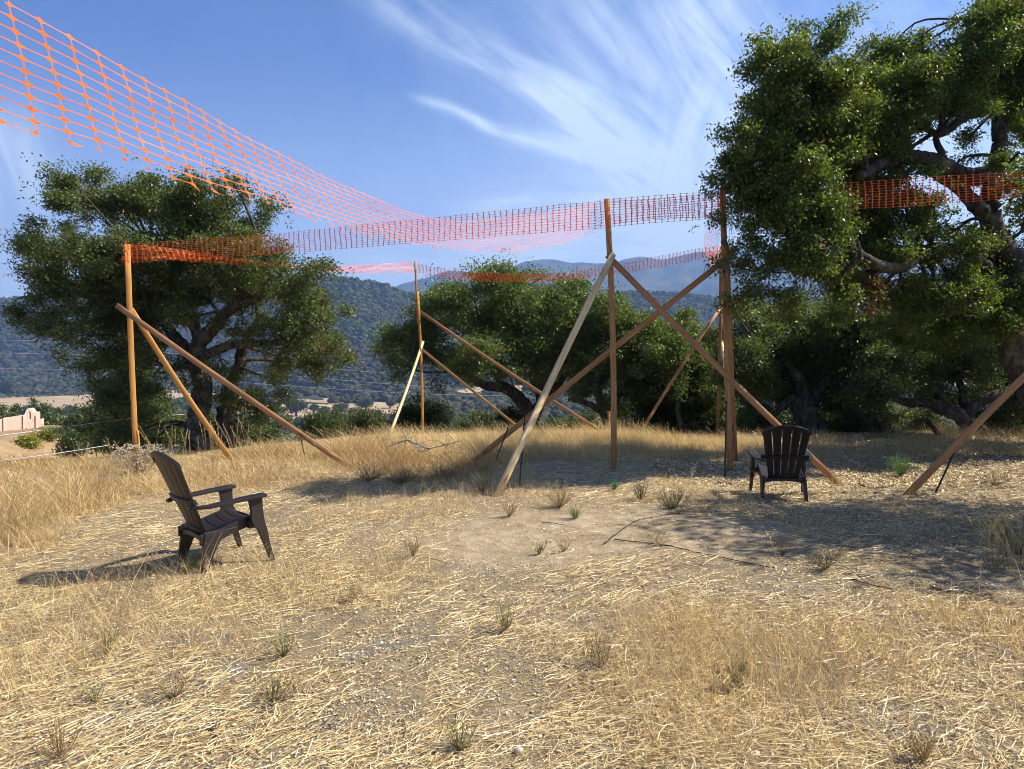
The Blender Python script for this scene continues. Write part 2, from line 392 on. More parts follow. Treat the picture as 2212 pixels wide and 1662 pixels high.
# ------------------------------------------------------------------ far woodland (stuff): thousands of lumpy crowns on the slopes
def ico():
    t = (1 + 5 ** .5) / 2
    v = np.array([(-1, t, 0), (1, t, 0), (-1, -t, 0), (1, -t, 0), (0, -1, t), (0, 1, t), (0, -1, -t), (0, 1, -t), (t, 0, -1), (t, 0, 1), (-t, 0, -1), (-t, 0, 1)], float)
    f = np.array([(0, 11, 5), (0, 5, 1), (0, 1, 7), (0, 7, 10), (0, 10, 11), (1, 5, 9), (5, 11, 4), (11, 10, 2), (10, 7, 6), (7, 1, 8), (3, 9, 4), (3, 4, 2), (3, 2, 6), (3, 6, 8), (3, 8, 9), (4, 9, 5), (2, 4, 11), (6, 2, 10), (8, 6, 7), (9, 8, 1)])
    v /= np.linalg.norm(v[0]); V = list(v); cache = {}; F = []
    def md(a, b):
        k = (min(a, b), max(a, b))
        if k not in cache:
            q = (V[a] + V[b]) / 2; V.append(q / np.linalg.norm(q)); cache[k] = len(V) - 1
        return cache[k]
    for a, b_, c_ in f:
        x, y, z = md(a, b_), md(b_, c_), md(c_, a); F += [(a, x, z), (b_, y, x), (c_, z, y), (x, y, z)]
    return np.array(V), np.array(F)
IV, IF = ico()
M_far, n, b = mat('distant_foliage')
pos = n.new('ShaderNodeNewGeometry').outputs['Position']; t = tint_of(n)
n.l.new(n.mix(1, t, n.mix(n.ss(n.noise(pos, .45, 5, .7), .35, .68), (.45, .45, .45), (1.35, 1.35, 1.3)), 'MULTIPLY'), b.inputs['Base Color'])
b.inputs['Roughness'].default_value = .9; b.inputs['Specular IOR Level'].default_value = .1
bp = n.new('ShaderNodeBump'); bp.inputs['Strength'].default_value = 1; bp.inputs['Distance'].default_value = 1.6
n.l.new(n.noise(pos, .9, 4, .7), bp.inputs['Height']); n.l.new(bp.outputs[0], b.inputs['Normal'])
def woods(name, x, y, z, r, seed, base=None):
    g = np.random.default_rng(seed); N = len(x)
    k = 1 + .38 * (g.random((N, len(IV))) - .5) * 2
    Vv = IV[None] * k[..., None] * (r[:, None, None] * np.array([1, 1, .85]))
    Vv[..., 2] = np.maximum(Vv[..., 2], -.5 * r[:, None])
    Vv = Vv + np.stack([x, y, z + r * .6], -1)[:, None]
    F = IF[None] + (np.arange(N) * len(IV))[:, None, None]
    u = g.random((N, 1)); w = g.random((N, 1))
    pal = np.array([.018, .026, .009]) * (1 - u) + np.array([.060, .070, .026]) * u
    pal = np.where(w > .90, np.array([.10, .085, .06]), pal)
    pal = np.where((w < .13), np.array([.05, .085, .03]), pal)
    pt = sst(.42, .60, fbm(x / 130 + 9, y / 130, 33, 4))[:, None]; pal = pal * (1 - pt) + (pal * .45 + np.array([.040, .036, .020])) * pt
    C = np.repeat(pal * (.75 + .5 * g.random((N, 1))), len(IV), 0)
    return tag(mesh(name, Vv.reshape(-1, 3), F.reshape(-1, 3), M_far, col=C), kind='stuff')
g = np.random.default_rng(3)
N = 44000
az_ = g.uniform(-.78, .78, N); r = 880 + (2300 - 880) * g.random(N) ** 1.0
r = np.where(r > 1800, 880 + (r - 1800) * 1.8, r) * rsc(az_)
z = ridge(az_, r); xx, yy = r * np.sin(az_), r * np.cos(az_)
clear = fbm(xx / 70 + 3, yy / 70, 91, 3); keep = clear < .70 - .10 * (r < 1050)
woods('hillside_woodland', xx[keep], yy[keep], z[keep], ((3.0 + 5.2 * g.random(N) ** 2) * (1 - .35 * sst(.42, .60, fbm(xx / 130 + 9, yy / 130, 33, 4))))[keep], 5)
# valley floor woods, open straw-coloured meadows between them
N = 9000
r = 260 + 680 * g.random(N) ** .8; az_ = g.uniform(-.75, .75, N); xx, yy = r * np.sin(az_), r * np.cos(az_)
def meadow(xx, yy):
    d = np.stack([xx, yy, gh(xx, yy) - CAMH], -1); q = d @ _f; px = 1106 + FPX * (d @ _rt) / q; py = 831 - FPX * (d @ _up) / q
    w = 9 * (fbm(xx / 25, yy / 25, 14, 2) - .5)
    m1 = ((px > -300) & (px < 330) & (py + w > 842 + .06 * np.maximum(px, 0)) & (py + w < 897))
    m2 = ((px > 500) & (px < 900) & (py + w > 873 - .012 * (px - 540)) & (py + w < 912))
    m3 = ((px > 880) & (px < 1200) & (py + w > 890) & (py + w < 900))
    return m1 | m2 | m3 | ((px < 250) & (py > 900))
keep = ~meadow(xx, yy)
xx, yy = xx[keep], yy[keep]
woods('valley_woodland', xx, yy, gh(xx, yy), 3.2 + 3.6 * g.random(len(xx)) ** 2, 6)

def G(px, py):                                          # where the sight line meets the ground
    d = direction(px, py); t = 2.0
    while t < 1400:
        p = np.array([0, 0, CAMH]) + t * d
        if p[2] < float(gh(p[0], p[1])): break
        t *= 1.004
    p[2] = float(gh(p[0], p[1])); return p

# ------------------------------------------------------------------ trees
def leaf_quads(c, d, up, L, Wd, fold=.25):
    s = np.cross(d, up); s /= np.linalg.norm(s, axis=1)[:, None] + 1e-9
    nn = np.cross(s, d); L = L[:, None]; Wd = Wd[:, None]
    a = c; b_ = c + d * L * .5 + s * Wd * .5 + nn * Wd * fold; e = c + d * L; f = c + d * L * .5 - s * Wd * .5 + nn * Wd * fold
    V = np.stack([a, b_, e, f], 1).reshape(-1, 3); N = len(c)
    return V, np.arange(4 * N).reshape(N, 4)
def unit(g, n):
    v = g.normal(size=(n, 3)); return v / np.linalg.norm(v, axis=1)[:, None]
def crown_leaves(name, clumps, nspr, K, L, parent, seed, pal, spread=.13, dead=.015, gap=.40, freq=1.1, mat_=None, aspect=.5, puff=.34):
    g = np.random.default_rng(seed); vols = np.array([c[1][0] * c[1][1] * c[1][2] for c in clumps]) ** .8
    cnt = np.maximum(20, nspr * vols / vols.sum()).astype(int); Q = []; TW = []
    for (c, r_), k in zip(clumps, cnt):
        r_ = np.array(r_); pr = puff * (.55 + .45 * min(1.5, r_.mean() / (2.2 * puff)))
        npf = int(np.clip(3.0 * (r_.mean() / pr) ** 2, 4, 60)); q = unit(g, npf * 2)
        rad = np.where(g.random(len(q)) < .72, g.uniform(.70, 1.12, len(q)), g.uniform(.1, .75, len(q)))
        pc = q * rad[:, None] * r_ + c
        nz = fbm(pc[:, 0] * freq + pc[:, 2] * .6 * freq, pc[:, 2] * freq - pc[:, 1] * .7 * freq, seed + 1, 3); pc = pc[nz > gap][:npf]
        if not len(pc): pc = np.array([c])
        ps = pr * g.uniform(.65, 1.3, len(pc)); w_ = ps ** 1.8; j = g.choice(len(pc), k, p=w_ / w_.sum())
        dq = g.normal(size=(k, 3)) * np.where(g.random((k, 1)) < .12, .75, .34) * np.array([1, 1, .66])
        q = pc[j] + dq * ps[j][:, None]; Q.append(q); TW.append(pc[:14])
    q = np.concatenate(Q); n_ = len(q)
    qd = unit(g, n_) + np.array([0, 0, .25]); off = g.normal(size=(n_, K, 3)) * spread * np.array([1, 1, .75])
    base = (q[:, None] + off).reshape(-1, 3); M = len(base)
    d = np.repeat(qd, K, 0) * .6 + unit(g, M); d /= np.linalg.norm(d, axis=1)[:, None]
    up = unit(g, M) * .8 + np.array([0, 0, .8])
    LL = L * (.65 + .7 * g.random(M))
    V, F = leaf_quads(base, d, up, LL, LL * aspect)
    u = np.repeat(g.random((n_, 1)), K, 0) * .6 + g.random((M, 1)) * .4
    C = np.array(pal[0]) * (1 - u) + np.array(pal[1]) * u
    dd = np.repeat(g.random((n_, 1)) < dead, K, 0); C = np.where(dd, np.array([.28, .17, .07]) * (.6 + .8 * g.random((M, 1))), C)
    lt = g.random((M, 1)) < .07; C = np.where(lt, C * 1.9, C); yl = g.random((M, 1)) < .012; C = np.where(yl, np.array([.32, .22, .05]), C)
    o = mesh(name, V, F, mat_ or M_leaf, parent, np.repeat(C, 4, 0))
    return o, TW
def tree(label, base, limbs, clumps, nspr, K, L, seed, pal, moss=0, group=None, name='oak_tree', cat='tree', twig_r=.022, **kw):
    root = empty(name, base, label, cat, group); g = np.random.default_rng(seed + 99)
    mb = MB(); nodes = []
    for pts, r0, r1 in limbs:
        p = smooth_path(pts, 6); r_ = np.linspace(r0, r1, len(p)); p = p + g.normal(size=p.shape) * r_[:, None] * .09
        tube(mb, p, r_, 10, wob=.06, seed=seed + len(nodes)); nodes += [(a, b_) for a, b_ in zip(p, r_)]
    NP = np.array([a for a, _ in nodes]); NR = np.array([b_ for _, b_ in nodes])
    tube_tr = mb.build('trunk', M_bark, root, smooth=True)
    ob, TW = crown_leaves('crown', clumps, nspr, K, L, root, seed, pal, **kw)
    mb = MB(); mossp = []
    for (c, r_), tw in zip(clumps, TW):
        c = np.asarray(c); dd = np.linalg.norm(NP - c, axis=1) - NR; i = int(dd.argmin()); a = NP[i]
        ra = min(NR[i] * .7, twig_r * 1.6 + .02 * max(r_))
        mid1 = a + (c - a) * .5 + g.normal(size=3) * .12 * np.linalg.norm(c - a) + np.array([0, 0, .08])
        path = smooth_path([a, mid1, c], 4); tube(mb, path, np.linspace(ra, ra * .5, len(path)), 5)
        for t_ in tw:
            s_ = path[g.integers(len(path) // 2, len(path))]
            mm = s_ + (t_ - s_) * .55 + g.normal(size=3) * .10 * np.linalg.norm(t_ - s_)
            pp = smooth_path([s_, mm, t_], 2); tube(mb, pp, np.linspace(ra * .34, .003, len(pp)), 4)
            mossp.append(mm)
    mb.build('branches', M_bark, root)
    if moss and mossp:
        mossp = np.array(mossp); low = mossp[g.choice(len(mossp), min(moss, len(mossp)), False)]
        mb = MB()
        for p in low:
            for k in range(12):
                q = p + g.normal(size=3) * [.09, .09, .03]; h = g.uniform(.08, .38)
                pp = np.array([q, q + [g.normal() * .03, g.normal() * .03, -h * .5], q + [g.normal() * .05, g.normal() * .05, -h]])
                tube(mb, pp, [.007, .005, .002], 3, (.20, .215, .145))
        mb.build('lichen', M_moss, root)
    return root
def clump(px, py, rpx, z, ry=1.0, flat=.85):
    r_ = rpx * z / FPX
    return (P(px, py, z), (r_, r_ * ry, r_ * flat))
OAK = [(.038, .056, .022), (.135, .170, .062)]
OAKB = [(.044, .070, .022), (.145, .195, .058)]
g = np.random.default_rng(17)

# left oak
Z1 = 15.6
cl1 = [(112, 375, 24), (140, 400, 30), (190, 430, 60), (110, 520, 62), (98, 600, 48), (122, 690, 50), (180, 600, 80), (165, 755, 45), (280, 440, 75), (250, 540, 80), (370, 440, 68), (470, 445, 64),
       (350, 540, 80), (450, 530, 75), (545, 490, 58), (555, 560, 62), (250, 650, 80), (340, 640, 70), (450, 615, 60), (540, 640, 66), (640, 625, 66), (695, 680, 56), (725, 760, 45), (640, 735, 60),
       (690, 800, 40), (585, 780, 40), (270, 760, 62), (290, 850, 62), (262, 915, 52), (355, 890, 52), (548, 870, 46), (545, 925, 36), (510, 400, 34), (220, 395, 40), (590, 460, 34), (75, 560, 22), (380, 800, 45), (485, 800, 40), (420, 690, 48), (500, 600, 60), (385, 610, 60), (310, 700, 60), (600, 700, 50), (240, 830, 50), (335, 770, 50), (585, 560, 55), (660, 690, 55), (300, 930, 46), (345, 940, 36), (225, 690, 55), (520, 700, 40), (430, 480, 60), (530, 880, 44), (130, 640, 55), (170, 705, 55), (100, 590, 46), (195, 800, 42), (630, 795, 46), (590, 835, 42), (705, 765, 46), (255, 870, 50), (120, 700, 40)]
C1 = []
for px, py, r_ in cl1:
    for k in range(2 if r_ > 58 else 1):
        C1.append(clump(px + g.normal() * 8, py + g.normal() * 6, r_ * g.uniform(.85, 1), Z1 + g.uniform(-1.6, 1.6) + (.6 if py > 780 else 0), 1.2))
l = lambda *a: [P(*q) for q in a]
limbs1 = [(l((428, 965, 15.6), (430, 900, 15.6), (438, 830, 15.6), (425, 780, 15.5), (432, 740, 15.4)), .26, .19),
          (l((432, 742, 15.4), (468, 700, 15.2), (510, 660, 15.0), (560, 640, 14.8), (585, 600, 14.8)), .17, .07),
          (l((425, 780, 15.5), (385, 735, 15.8), (352, 690, 16), (360, 620, 16.1), (330, 540, 16.2)), .16, .05),
          (l((432, 745, 15.4), (415, 660, 15.9), (430, 590, 16.2), (460, 520, 16.3)), .14, .04),
          (l((440, 770, 15.4), (500, 745, 15.2), (570, 742, 15.1), (620, 735, 15), (660, 700, 14.9)), .12, .05),
          (l((492, 968, 16.2), (485, 900, 16.2), (498, 850, 16.2), (512, 800, 16.1), (530, 740, 16), (560, 690, 16)), .25, .08),
          (l((352, 690, 16), (290, 660, 16), (220, 640, 15.6)), .09, .03), (l((385, 735, 15.8), (300, 760, 16), (260, 790, 16.2)), .09, .03)]
tree('broad dark oak with two grey trunks behind the leftmost post', P(430, 965, 15.6), limbs1, C1, 34000, 9, .064, 41, OAK, moss=70, spread=.075, gap=.34, dead=.010, puff=.42)

# middle oak and the smaller one right of it
Z2 = 24.5
cl2 = [(1045, 602, 44), (1000, 625, 40), (1100, 620, 50), (1165, 625, 45), (1235, 640, 48), (960, 650, 50), (925, 700, 50), (1030, 680, 72), (1120, 700, 80), (1205, 710, 75), (1270, 690, 50),
       (865, 735, 48), (826, 762, 32), (880, 785, 42), (950, 770, 58), (1045, 765, 66), (1135, 780, 66), (1215, 790, 55), (1180, 845, 35), (930, 830, 22), (1010, 815, 30), (1060, 578, 16), (1120, 592, 16), (1175, 598, 14), (1190, 665, 52), (1175, 730, 60), (1255, 745, 50)]
C2 = []
for px, py, r_ in cl2:
    for k in range(2 if r_ > 45 else 1): C2.append(clump(px, py, r_, Z2 + g.uniform(-2, 2), 1.2, .8))
limbs2 = [(l((1150, 935, 24.5), (1145, 900, 24.5), (1128, 868, 24.4), (1090, 838, 24.3), (1045, 832, 24.2), (1000, 800, 24)), .32, .12),
          (l((1150, 905, 24.5), (1168, 860, 24.6), (1150, 810, 24.6), (1145, 750, 24.6), (1120, 690, 24.5)), .24, .06),
          (l((1160, 880, 24.5), (1195, 845, 24.4), (1225, 800, 24.3), (1235, 740, 24.3)), .18, .05), (l((1090, 838, 24.3), (1060, 790, 24.5), (1030, 720, 24.8)), .13, .05)]
tree('round dense oak with a low curved limb in the middle behind the tall grass', P(1150, 935, 24.5), limbs2, C2, 19000, 8, .090, 42, OAKB, moss=25, spread=.12, gap=.28, freq=.9, puff=.7)
cl2b = [(1330, 680, 42), (1385, 705, 36), (1300, 730, 50), (1365, 755, 42), (1290, 790, 42), (1350, 820, 40), (1270, 840, 26), (1310, 665, 25), (1400, 800, 34), (1385, 860, 34), (1340, 890, 30)]
C2b = [clump(px, py, r_ * 1.08, 21.5 + g.uniform(-1.3, 1.3), 1.2, .85) for px, py, r_ in cl2b for k in range(2)]
limbs2b = [(l((1322, 940, 21.5), (1312, 900, 21.5), (1297, 865, 21.4), (1290, 815, 21.4), (1310, 740, 21.4)), .24, .06), (l((1312, 900, 21.5), (1275, 874, 21.4), (1228, 862, 21.2)), .13, .06),
           (l((1312, 905, 21.5), (1340, 850, 21.6), (1375, 800, 21.8)), .13, .04)]
tree('leafy oak just behind the central post with a pale sawn side limb', P(1322, 940, 21.5), limbs2b, C2b, 10500, 8, .082, 43, OAKB, spread=.10, gap=.36, puff=.55)
cl3 = [(1440, 720, 30), (1480, 700, 26), (1450, 760, 44), (1520, 770, 40), (1430, 830, 46), (1500, 840, 50), (1550, 830, 40), (1430, 900, 42), (1520, 905, 44), (1400, 880, 26), (1540, 740, 26), (1560, 900, 30), (1470, 930, 40)]
C3 = [clump(px, py, r_, 22 + g.uniform(-1.2, 1.2), 1.2, .9) for px, py, r_ in cl3 for k in range(2)]
tree('bushy bright green oak with one slim grey trunk, between the two tallest posts', P(1478, 950, 21.2), [(l((1478, 955, 20.8), (1470, 915, 20.8), (1464, 880, 20.9), (1475, 800, 21.5), (1480, 740, 22)), .10, .04)], C3, 12500, 8, .085, 44, OAKB, spread=.10, gap=.34, puff=.55)

# dark oaks behind the right hand chair
cl5 = [(1630, 760, 60), (1700, 720, 60), (1610, 830, 52), (1690, 800, 70), (1770, 760, 66), (1620, 900, 36), (1790, 840, 56), (1730, 850, 40), (1560, 740, 34), (1580, 800, 40), (1840, 720, 60), (1850, 800, 60), (1780, 690, 50), (1640, 690, 46), (1590, 680, 26)]
C5 = [clump(px, py, r_, 17.5 + g.uniform(-1.2, 1.8), 1.2, .9) for px, py, r_ in cl5 for k in range(2)]
limbs5 = [(l((1775, 985, 16.8), (1760, 930, 16.8), (1745, 885, 16.9), (1735, 840, 17), (1700, 780, 17.3)), .36, .10), (l((1748, 900, 16.8), (1715, 860, 17), (1660, 905, 17), (1630, 880, 17)), .12, .04),
          (l((1745, 880, 16.9), (1790, 820, 17), (1830, 770, 17.4)), .16, .05), (l((1735, 965, 16.9), (1722, 900, 17), (1712, 850, 17.1)), .10, .06)]
tree('shady oak with a thick gnarled trunk right behind the black chair at right', P(1770, 985, 16.8), limbs5, C5, 20000, 8, .070, 45, OAK, moss=30, spread=.09, gap=.36, puff=.45)
cl6 = [(1930, 760, 66), (2010, 740, 66), (1900, 840, 50), (1980, 820, 56), (2070, 790, 66), (2140, 760, 60), (2200, 800, 60), (2150, 860, 52), (2040, 870, 36), (2230, 900, 60), (1910, 690, 50), (2000, 680, 50), (2090, 710, 60), (1870, 880, 26), (2270, 820, 70), (2200, 960, 40), (2300, 700, 70)]
C6 = [clump(px, py, r_, 16 + g.uniform(-1.0, 1.8), 1.2, .85) for px, py, r_ in cl6 for k in range(2)]
limbs6 = [(l((2100, 985, 15), (2098, 940, 15), (2085, 905, 15), (2050, 890, 15), (2010, 872, 15.1), (1950, 868, 15.2), (1900, 840, 15.3)), .24, .06),
          (l((2085, 905, 15), (2110, 870, 15), (2160, 850, 15), (2200, 835, 15.2)), .15, .07), (l((2050, 892, 15), (2030, 850, 15.2), (1985, 830, 15.4), (1950, 800, 15.5)), .10, .04),
          (l((2098, 945, 15), (2060, 950, 14.9), (2030, 940, 14.9), (2000, 905, 15)), .09, .04), (l((2085, 905, 15), (2080, 850, 15.3), (2060, 790, 15.8)), .13, .05)]
tree('low spreading oak with dark crooked limbs beside the rightmost brace', P(2100, 985, 15), limbs6, C6, 20000, 8, .066, 46, OAK, moss=25, spread=.09, gap=.38, puff=.42)

# the big near oak at the right edge
cl4 = [(1665, 85, 40), (1735, 80, 36), (1790, 70, 44), (1690, 150, 62), (1785, 150, 62), (1660, 225, 58), (1745, 235, 66), (1640, 300, 52), (1710, 320, 68), (1790, 310, 56), (1585, 345, 42), (1560, 400, 34), (1640, 390, 66),
       (1725, 400, 66), (1590, 450, 44), (1670, 465, 62), (1755, 470, 56), (1620, 535, 40), (1690, 550, 56), (1765, 560, 56), (1640, 610, 40), (1710, 640, 46), (1590, 655, 26), (1815, 600, 46), (1800, 385, 44), (1560, 560, 14), (1600, 300, 34), (1825, 215, 46), (1812, 660, 40), (1790, 440, 46), (1830, 500, 34), (1850, 260, 50), (1840, 160, 36)]
C4 = []
for px, py, r_ in cl4:
    for k in range(2 if r_ > 50 else 1): C4.append(clump(px, py, r_, 10.25 + g.uniform(-.5, .35), 1.05, .95))
cl4b = [(1905, 130, 46), (1960, 110, 52), (1890, 200, 60), (1970, 200, 66), (2040, 160, 56), (2060, 240, 60), (1870, 285, 56), (1940, 280, 58), (2010, 270, 46), (1860, 370, 46), (1905, 400, 46), (1965, 400, 40), (2110, 50, 50), (2170, 30, 60), (2130, 120, 56), (2200, 120, 66), (2110, 200, 46),
        (2215, 210, 56), (2260, 60, 80), (1880, 480, 52), (1950, 470, 52), (2020, 460, 34), (1870, 560, 50), (1940, 545, 46), (2010, 545, 46), (2085, 560, 50), (2200, 330, 46), (2240, 260, 50), (2190, 400, 30), (2150, 600, 52), (2210, 560, 40), (2080, 640, 60), (2010, 640, 50), (1950, 630, 40),
        (2170, 680, 60), (2100, 290, 26), (2250, 640, 60), (2080, 340, 20), (1900, 640, 36), (2230, 470, 26), (2120, 500, 24), (2060, 500, 26), (1848, 255, 50), (1852, 330, 56), (1848, 405, 52), (1845, 470, 50), (1862, 540, 52), (1925, 340, 40), (1835, 600, 50), (1960, 690, 60), (2060, 700, 56), (1870, 200, 44)]
for px, py, r_ in cl4b:
    for k in range(2 if r_ > 48 else 1): C4.append(clump(px, py, r_, 11.8 + g.uniform(-1.0, 1.6), 1.2, .9))
limbs4 = [(l((2300, 985, 11.6), (2262, 900, 11.8), (2222, 820, 12), (2190, 760, 12), (2182, 680, 12), (2194, 600, 12), (2169, 538, 12), (2141, 480, 12), (2139, 425, 12), (2152, 375, 12), (2158, 300, 12), (2163, 215, 12), (2185, 110, 12)), .30, .09),
          (l((2145, 382, 12), (2090, 380, 11.9), (2058, 369, 11.8), (2012, 347, 11.6), (1964, 337, 11.4), (1920, 344, 11.2), (1860, 380, 10.6)), .17, .07),
          (l((2128, 465, 12), (2107, 443, 11.9), (2066, 402, 11.9), (2012, 371, 11.9), (1980, 350, 12)), .15, .06),
          (l((2160, 225, 12), (2138, 232, 12), (2080, 255, 12), (2030, 290, 12), (1990, 270, 12)), .12, .05),
          (l((2039, 345, 11.8), (2022, 300, 11.9), (2034, 262, 12), (2020, 200, 12)), .06, .03),
          (l((2175, 640, 12), (2110, 560, 11.8), (2022, 538, 11.4), (1935, 580, 10.8), (1860, 555, 10.4), (1832, 510, 10.5), (1828, 470, 10.6), (1805, 440, 10.6), (1775, 418, 10.6)), .12, .04),
          (l((1860, 555, 10), (1800, 600, 10.4), (1740, 590, 10.4)), .05, .02), (l((1775, 418, 10.6), (1740, 330, 10.5), (1735, 220, 10.4)), .035, .012), (l((2163, 215, 12), (2120, 110, 12), (2080, 40, 12)), .07, .03)]
t4 = tree('large near oak filling the right edge, leafy boughs hanging over the netting', P(2300, 985, 11.6), limbs4, C4, 43000, 10, .053, 47, [(.034, .058, .014), (.145, .200, .045)], moss=60, spread=.06, gap=.36, freq=1.5, puff=.28)
dc = [clump(px, py, r_, 10.6, 1) for px, py, r_ in ((1882, 610, 12), (1892, 635, 13), (1884, 665, 9), (1900, 622, 8))]
crown_leaves('dead_leaves', dc, 70, 9, .055, t4, 7, [(.10, .055, .03), (.20, .12, .065)], spread=.05, gap=.2, mat_=M_leaf, puff=.08)
# unseen oaks past the right edge; the first is added to shade the clearing
def off_tree(x, y, h, r_, seed, label, n_):
    z0 = float(gh(x, y)); cc = []
    gg = np.random.default_rng(seed)
    for k in range(12):
        a = gg.uniform(0, 6.28); q = r_ * gg.uniform(.1, .7)
        cc.append((np.array([x + q * math.cos(a), y + q * math.sin(a), z0 + h * gg.uniform(.5, .9)]), (r_ * .42, r_ * .42, h * .17)))
    tr = [([(x, y, z0 - .2), (x + .2, y - .1, z0 + h * .3), (x - .1, y + .2, z0 + h * .6)], .25, .10), ([(x + .2, y - .1, z0 + h * .3), (x - r_ * .4, y - .3, z0 + h * .6)], .12, .05)]
    return tree(label, (x, y, z0), tr, cc, n_, 8, .10, seed, OAK, spread=.18, gap=.40)
off_tree(8.9, 7.2, 6.0, 2.6, 71, 'unseen oak just past the right edge, added to shade the clearing', 2600)
off_tree(11.5, 13.5, 6.5, 3.0, 72, 'oak beyond the right edge behind the big near oak', 3000)

# ------------------------------------------------------------------ shrubs and trees beyond the crest
def shrub(label, px, py, z, rpx, hpx, n_, seed, pal, L=.09, name='shrub', cat='shrub', group=None):
    b0 = P(px, py + hpx, z); gg = np.random.default_rng(seed); cc = []
    for k in range(9):
        cc.append((P(px + gg.uniform(-.6, .6) * rpx, py + gg.uniform(-.55, .75) * hpx, z + gg.uniform(-.4, .4) * rpx * z / FPX), tuple(np.array([.5, .5, .42]) * rpx * z / FPX)))
    b0[2] = min(b0[2], float(gh(b0[0], b0[1])))
    return tree(label, b0, [([b0, b0 + [0, 0, .3 * hpx * z / FPX], P(px, py, z)], .06, .03)], cc, n_, 8, L, seed, pal, name=name, cat=cat, group=group, spread=L * 1.3, gap=.3, freq=.7, puff=.35 * rpx * z / FPX)
SH = [(.026, .042, .016), (.080, .112, .038)]
SHG = [(.05, .065, .03), (.13, .155, .07)]
for a in [('green shrub around the foot of the far thin post', 905, 895, 27, 60, 45, 1500, 1, SH, .10),
          ('low dark green shrub left of the far thin post', 800, 915, 30, 55, 28, 1000, 2, SH, .10),
          ('low dark green shrub behind the end of the long left brace', 690, 925, 32, 50, 24, 800, 3, SH, .11),
          ('leafy shrub on the slope right of the pink wall, against the left oak', 205, 905, 40, 62, 56, 1500, 4, SH, .15),
          ('small leafy shrub lower on the slope between wall and left oak', 150, 960, 30, 42, 22, 500, 5, SH, .10),
          ('pale green bush under the oak beside the right chair', 1860, 925, 17, 55, 30, 1500, 6, SHG, .06),
          ('grey green bush left of the shady trunk behind the right chair', 1660, 925, 19, 52, 40, 1500, 7, SHG, .07),
          ('pale bush between the crooked limbs and the shady trunk', 1950, 905, 32, 55, 40, 1500, 8, SHG, .08),
          ('grey green thicket at the right edge below the low oak', 2190, 900, 17, 60, 55, 1800, 9, SHG, .07),
          ('dim bush right of the crooked trunk near the right edge', 2150, 960, 15.5, 50, 25, 900, 10, SH, .05),
          ('bush under the slim grey trunk between the tall posts', 1400, 925, 23, 45, 30, 1000, 12, SH, .09),
          ('bush behind the orange post at the back right', 1575, 925, 21, 45, 35, 1000, 13, SHG, .07),
          ('small bright bush at the foot of the middle oak', 1095, 905, 22, 26, 20, 500, 14, SH, .09),
          ('leafy shrub below the left oak between post and first trunk', 350, 935, 30, 75, 34, 1300, 21, SH, .11),
          ('leafy shrub between the two grey trunks of the left oak', 455, 925, 36, 50, 36, 1000, 22, SH, .12),
          ('leafy shrub right of the second trunk of the left oak', 560, 930, 34, 60, 34, 1100, 23, SH, .12),
          ('dark shrub low on the slope left of the leftmost post', 250, 955, 24, 50, 28, 900, 24, SH, .09),
          ('dark green shrub line end near the far leaning brace', 745, 922, 42, 50, 24, 900, 25, SH, .13),
          ('shrub under the low curved limb of the middle oak', 1030, 918, 36, 55, 26, 900, 26, SH, .12),
          ('shaded thicket behind the backrest of the right chair', 1700, 930, 21, 60, 40, 1500, 27, SH, .08),
          ('shaded bush between the gnarled trunk and the pale green bush', 1815, 925, 20, 50, 40, 1200, 28, SH, .08),
          ('shaded bush under the crooked limbs of the low oak', 2010, 925, 19, 60, 36, 1300, 29, SHG, .08),
          ('dim bush behind the middle brace crossing', 1240, 920, 26, 60, 26, 900, 15, SH, .10)]:
    shrub(*a)
# bright yellow green ice plant patches on the wall slope
for k, (px, py, rp, lab) in enumerate([(60, 985, 14, 'yellow green succulent mat lowest on the slope below the pink wall'), (95, 968, 22, 'wide yellow green succulent mat below the pink wall'), (150, 1000, 22, 'dark low bush under the succulent mats below the pink wall')]):
    p = G(px, py - 22); z = float((p - [0, 0, CAMH]) @ _f); r_ = rp * z / FPX
    root = empty('slope_plant', p, lab, 'plant')
    crown_leaves('foliage', [(p + [0, 0, .15], (r_ * 1.5, r_, .35))], 260, 8, .16, root, 80 + k, [(.10, .14, .02), (.28, .26, .03)] if k < 2 else SH, spread=.25, gap=.2)
# conical trees behind the wall
for k, (px, py0, py1, z, w, lab) in enumerate([(72, 862, 925, 95, 17, 'tall pointed pine directly behind the bell arch'), (100, 872, 930, 95, 15, 'pointed pine, second to the right of the bell arch'), (30, 878, 925, 90, 26, 'round pine behind the plain part of the pink wall'), (128, 882, 940, 88, 16, 'leaning pine standing right of the wall end'), (2, 880, 930, 92, 22, 'dark pine at the left edge over the pink wall'), (110, 895, 940, 80, 17, 'short bushy pine at the wall end')]):
    b0 = P(px, py1, z); b0[2] = min(b0[2], float(gh(b0[0], b0[1]))); top = P(px, py0, z); cc = []
    for q in np.linspace(.12, 1, 6):
        cc.append((top + (P(px, py1, z) - top) * q, (w * z / FPX * (.25 + .75 * q), w * z / FPX * (.25 + .75 * q), (py1 - py0) * .14 * z / FPX)))
    tree(lab, b0, [([b0, top], .12, .03)], cc, 420, 7, .30, 60 + k, [(.045, .070, .03), (.13, .17, .07)], name='pine_tree', spread=.26, gap=.3, freq=.6, puff=.6, group='pines around the pink wall')
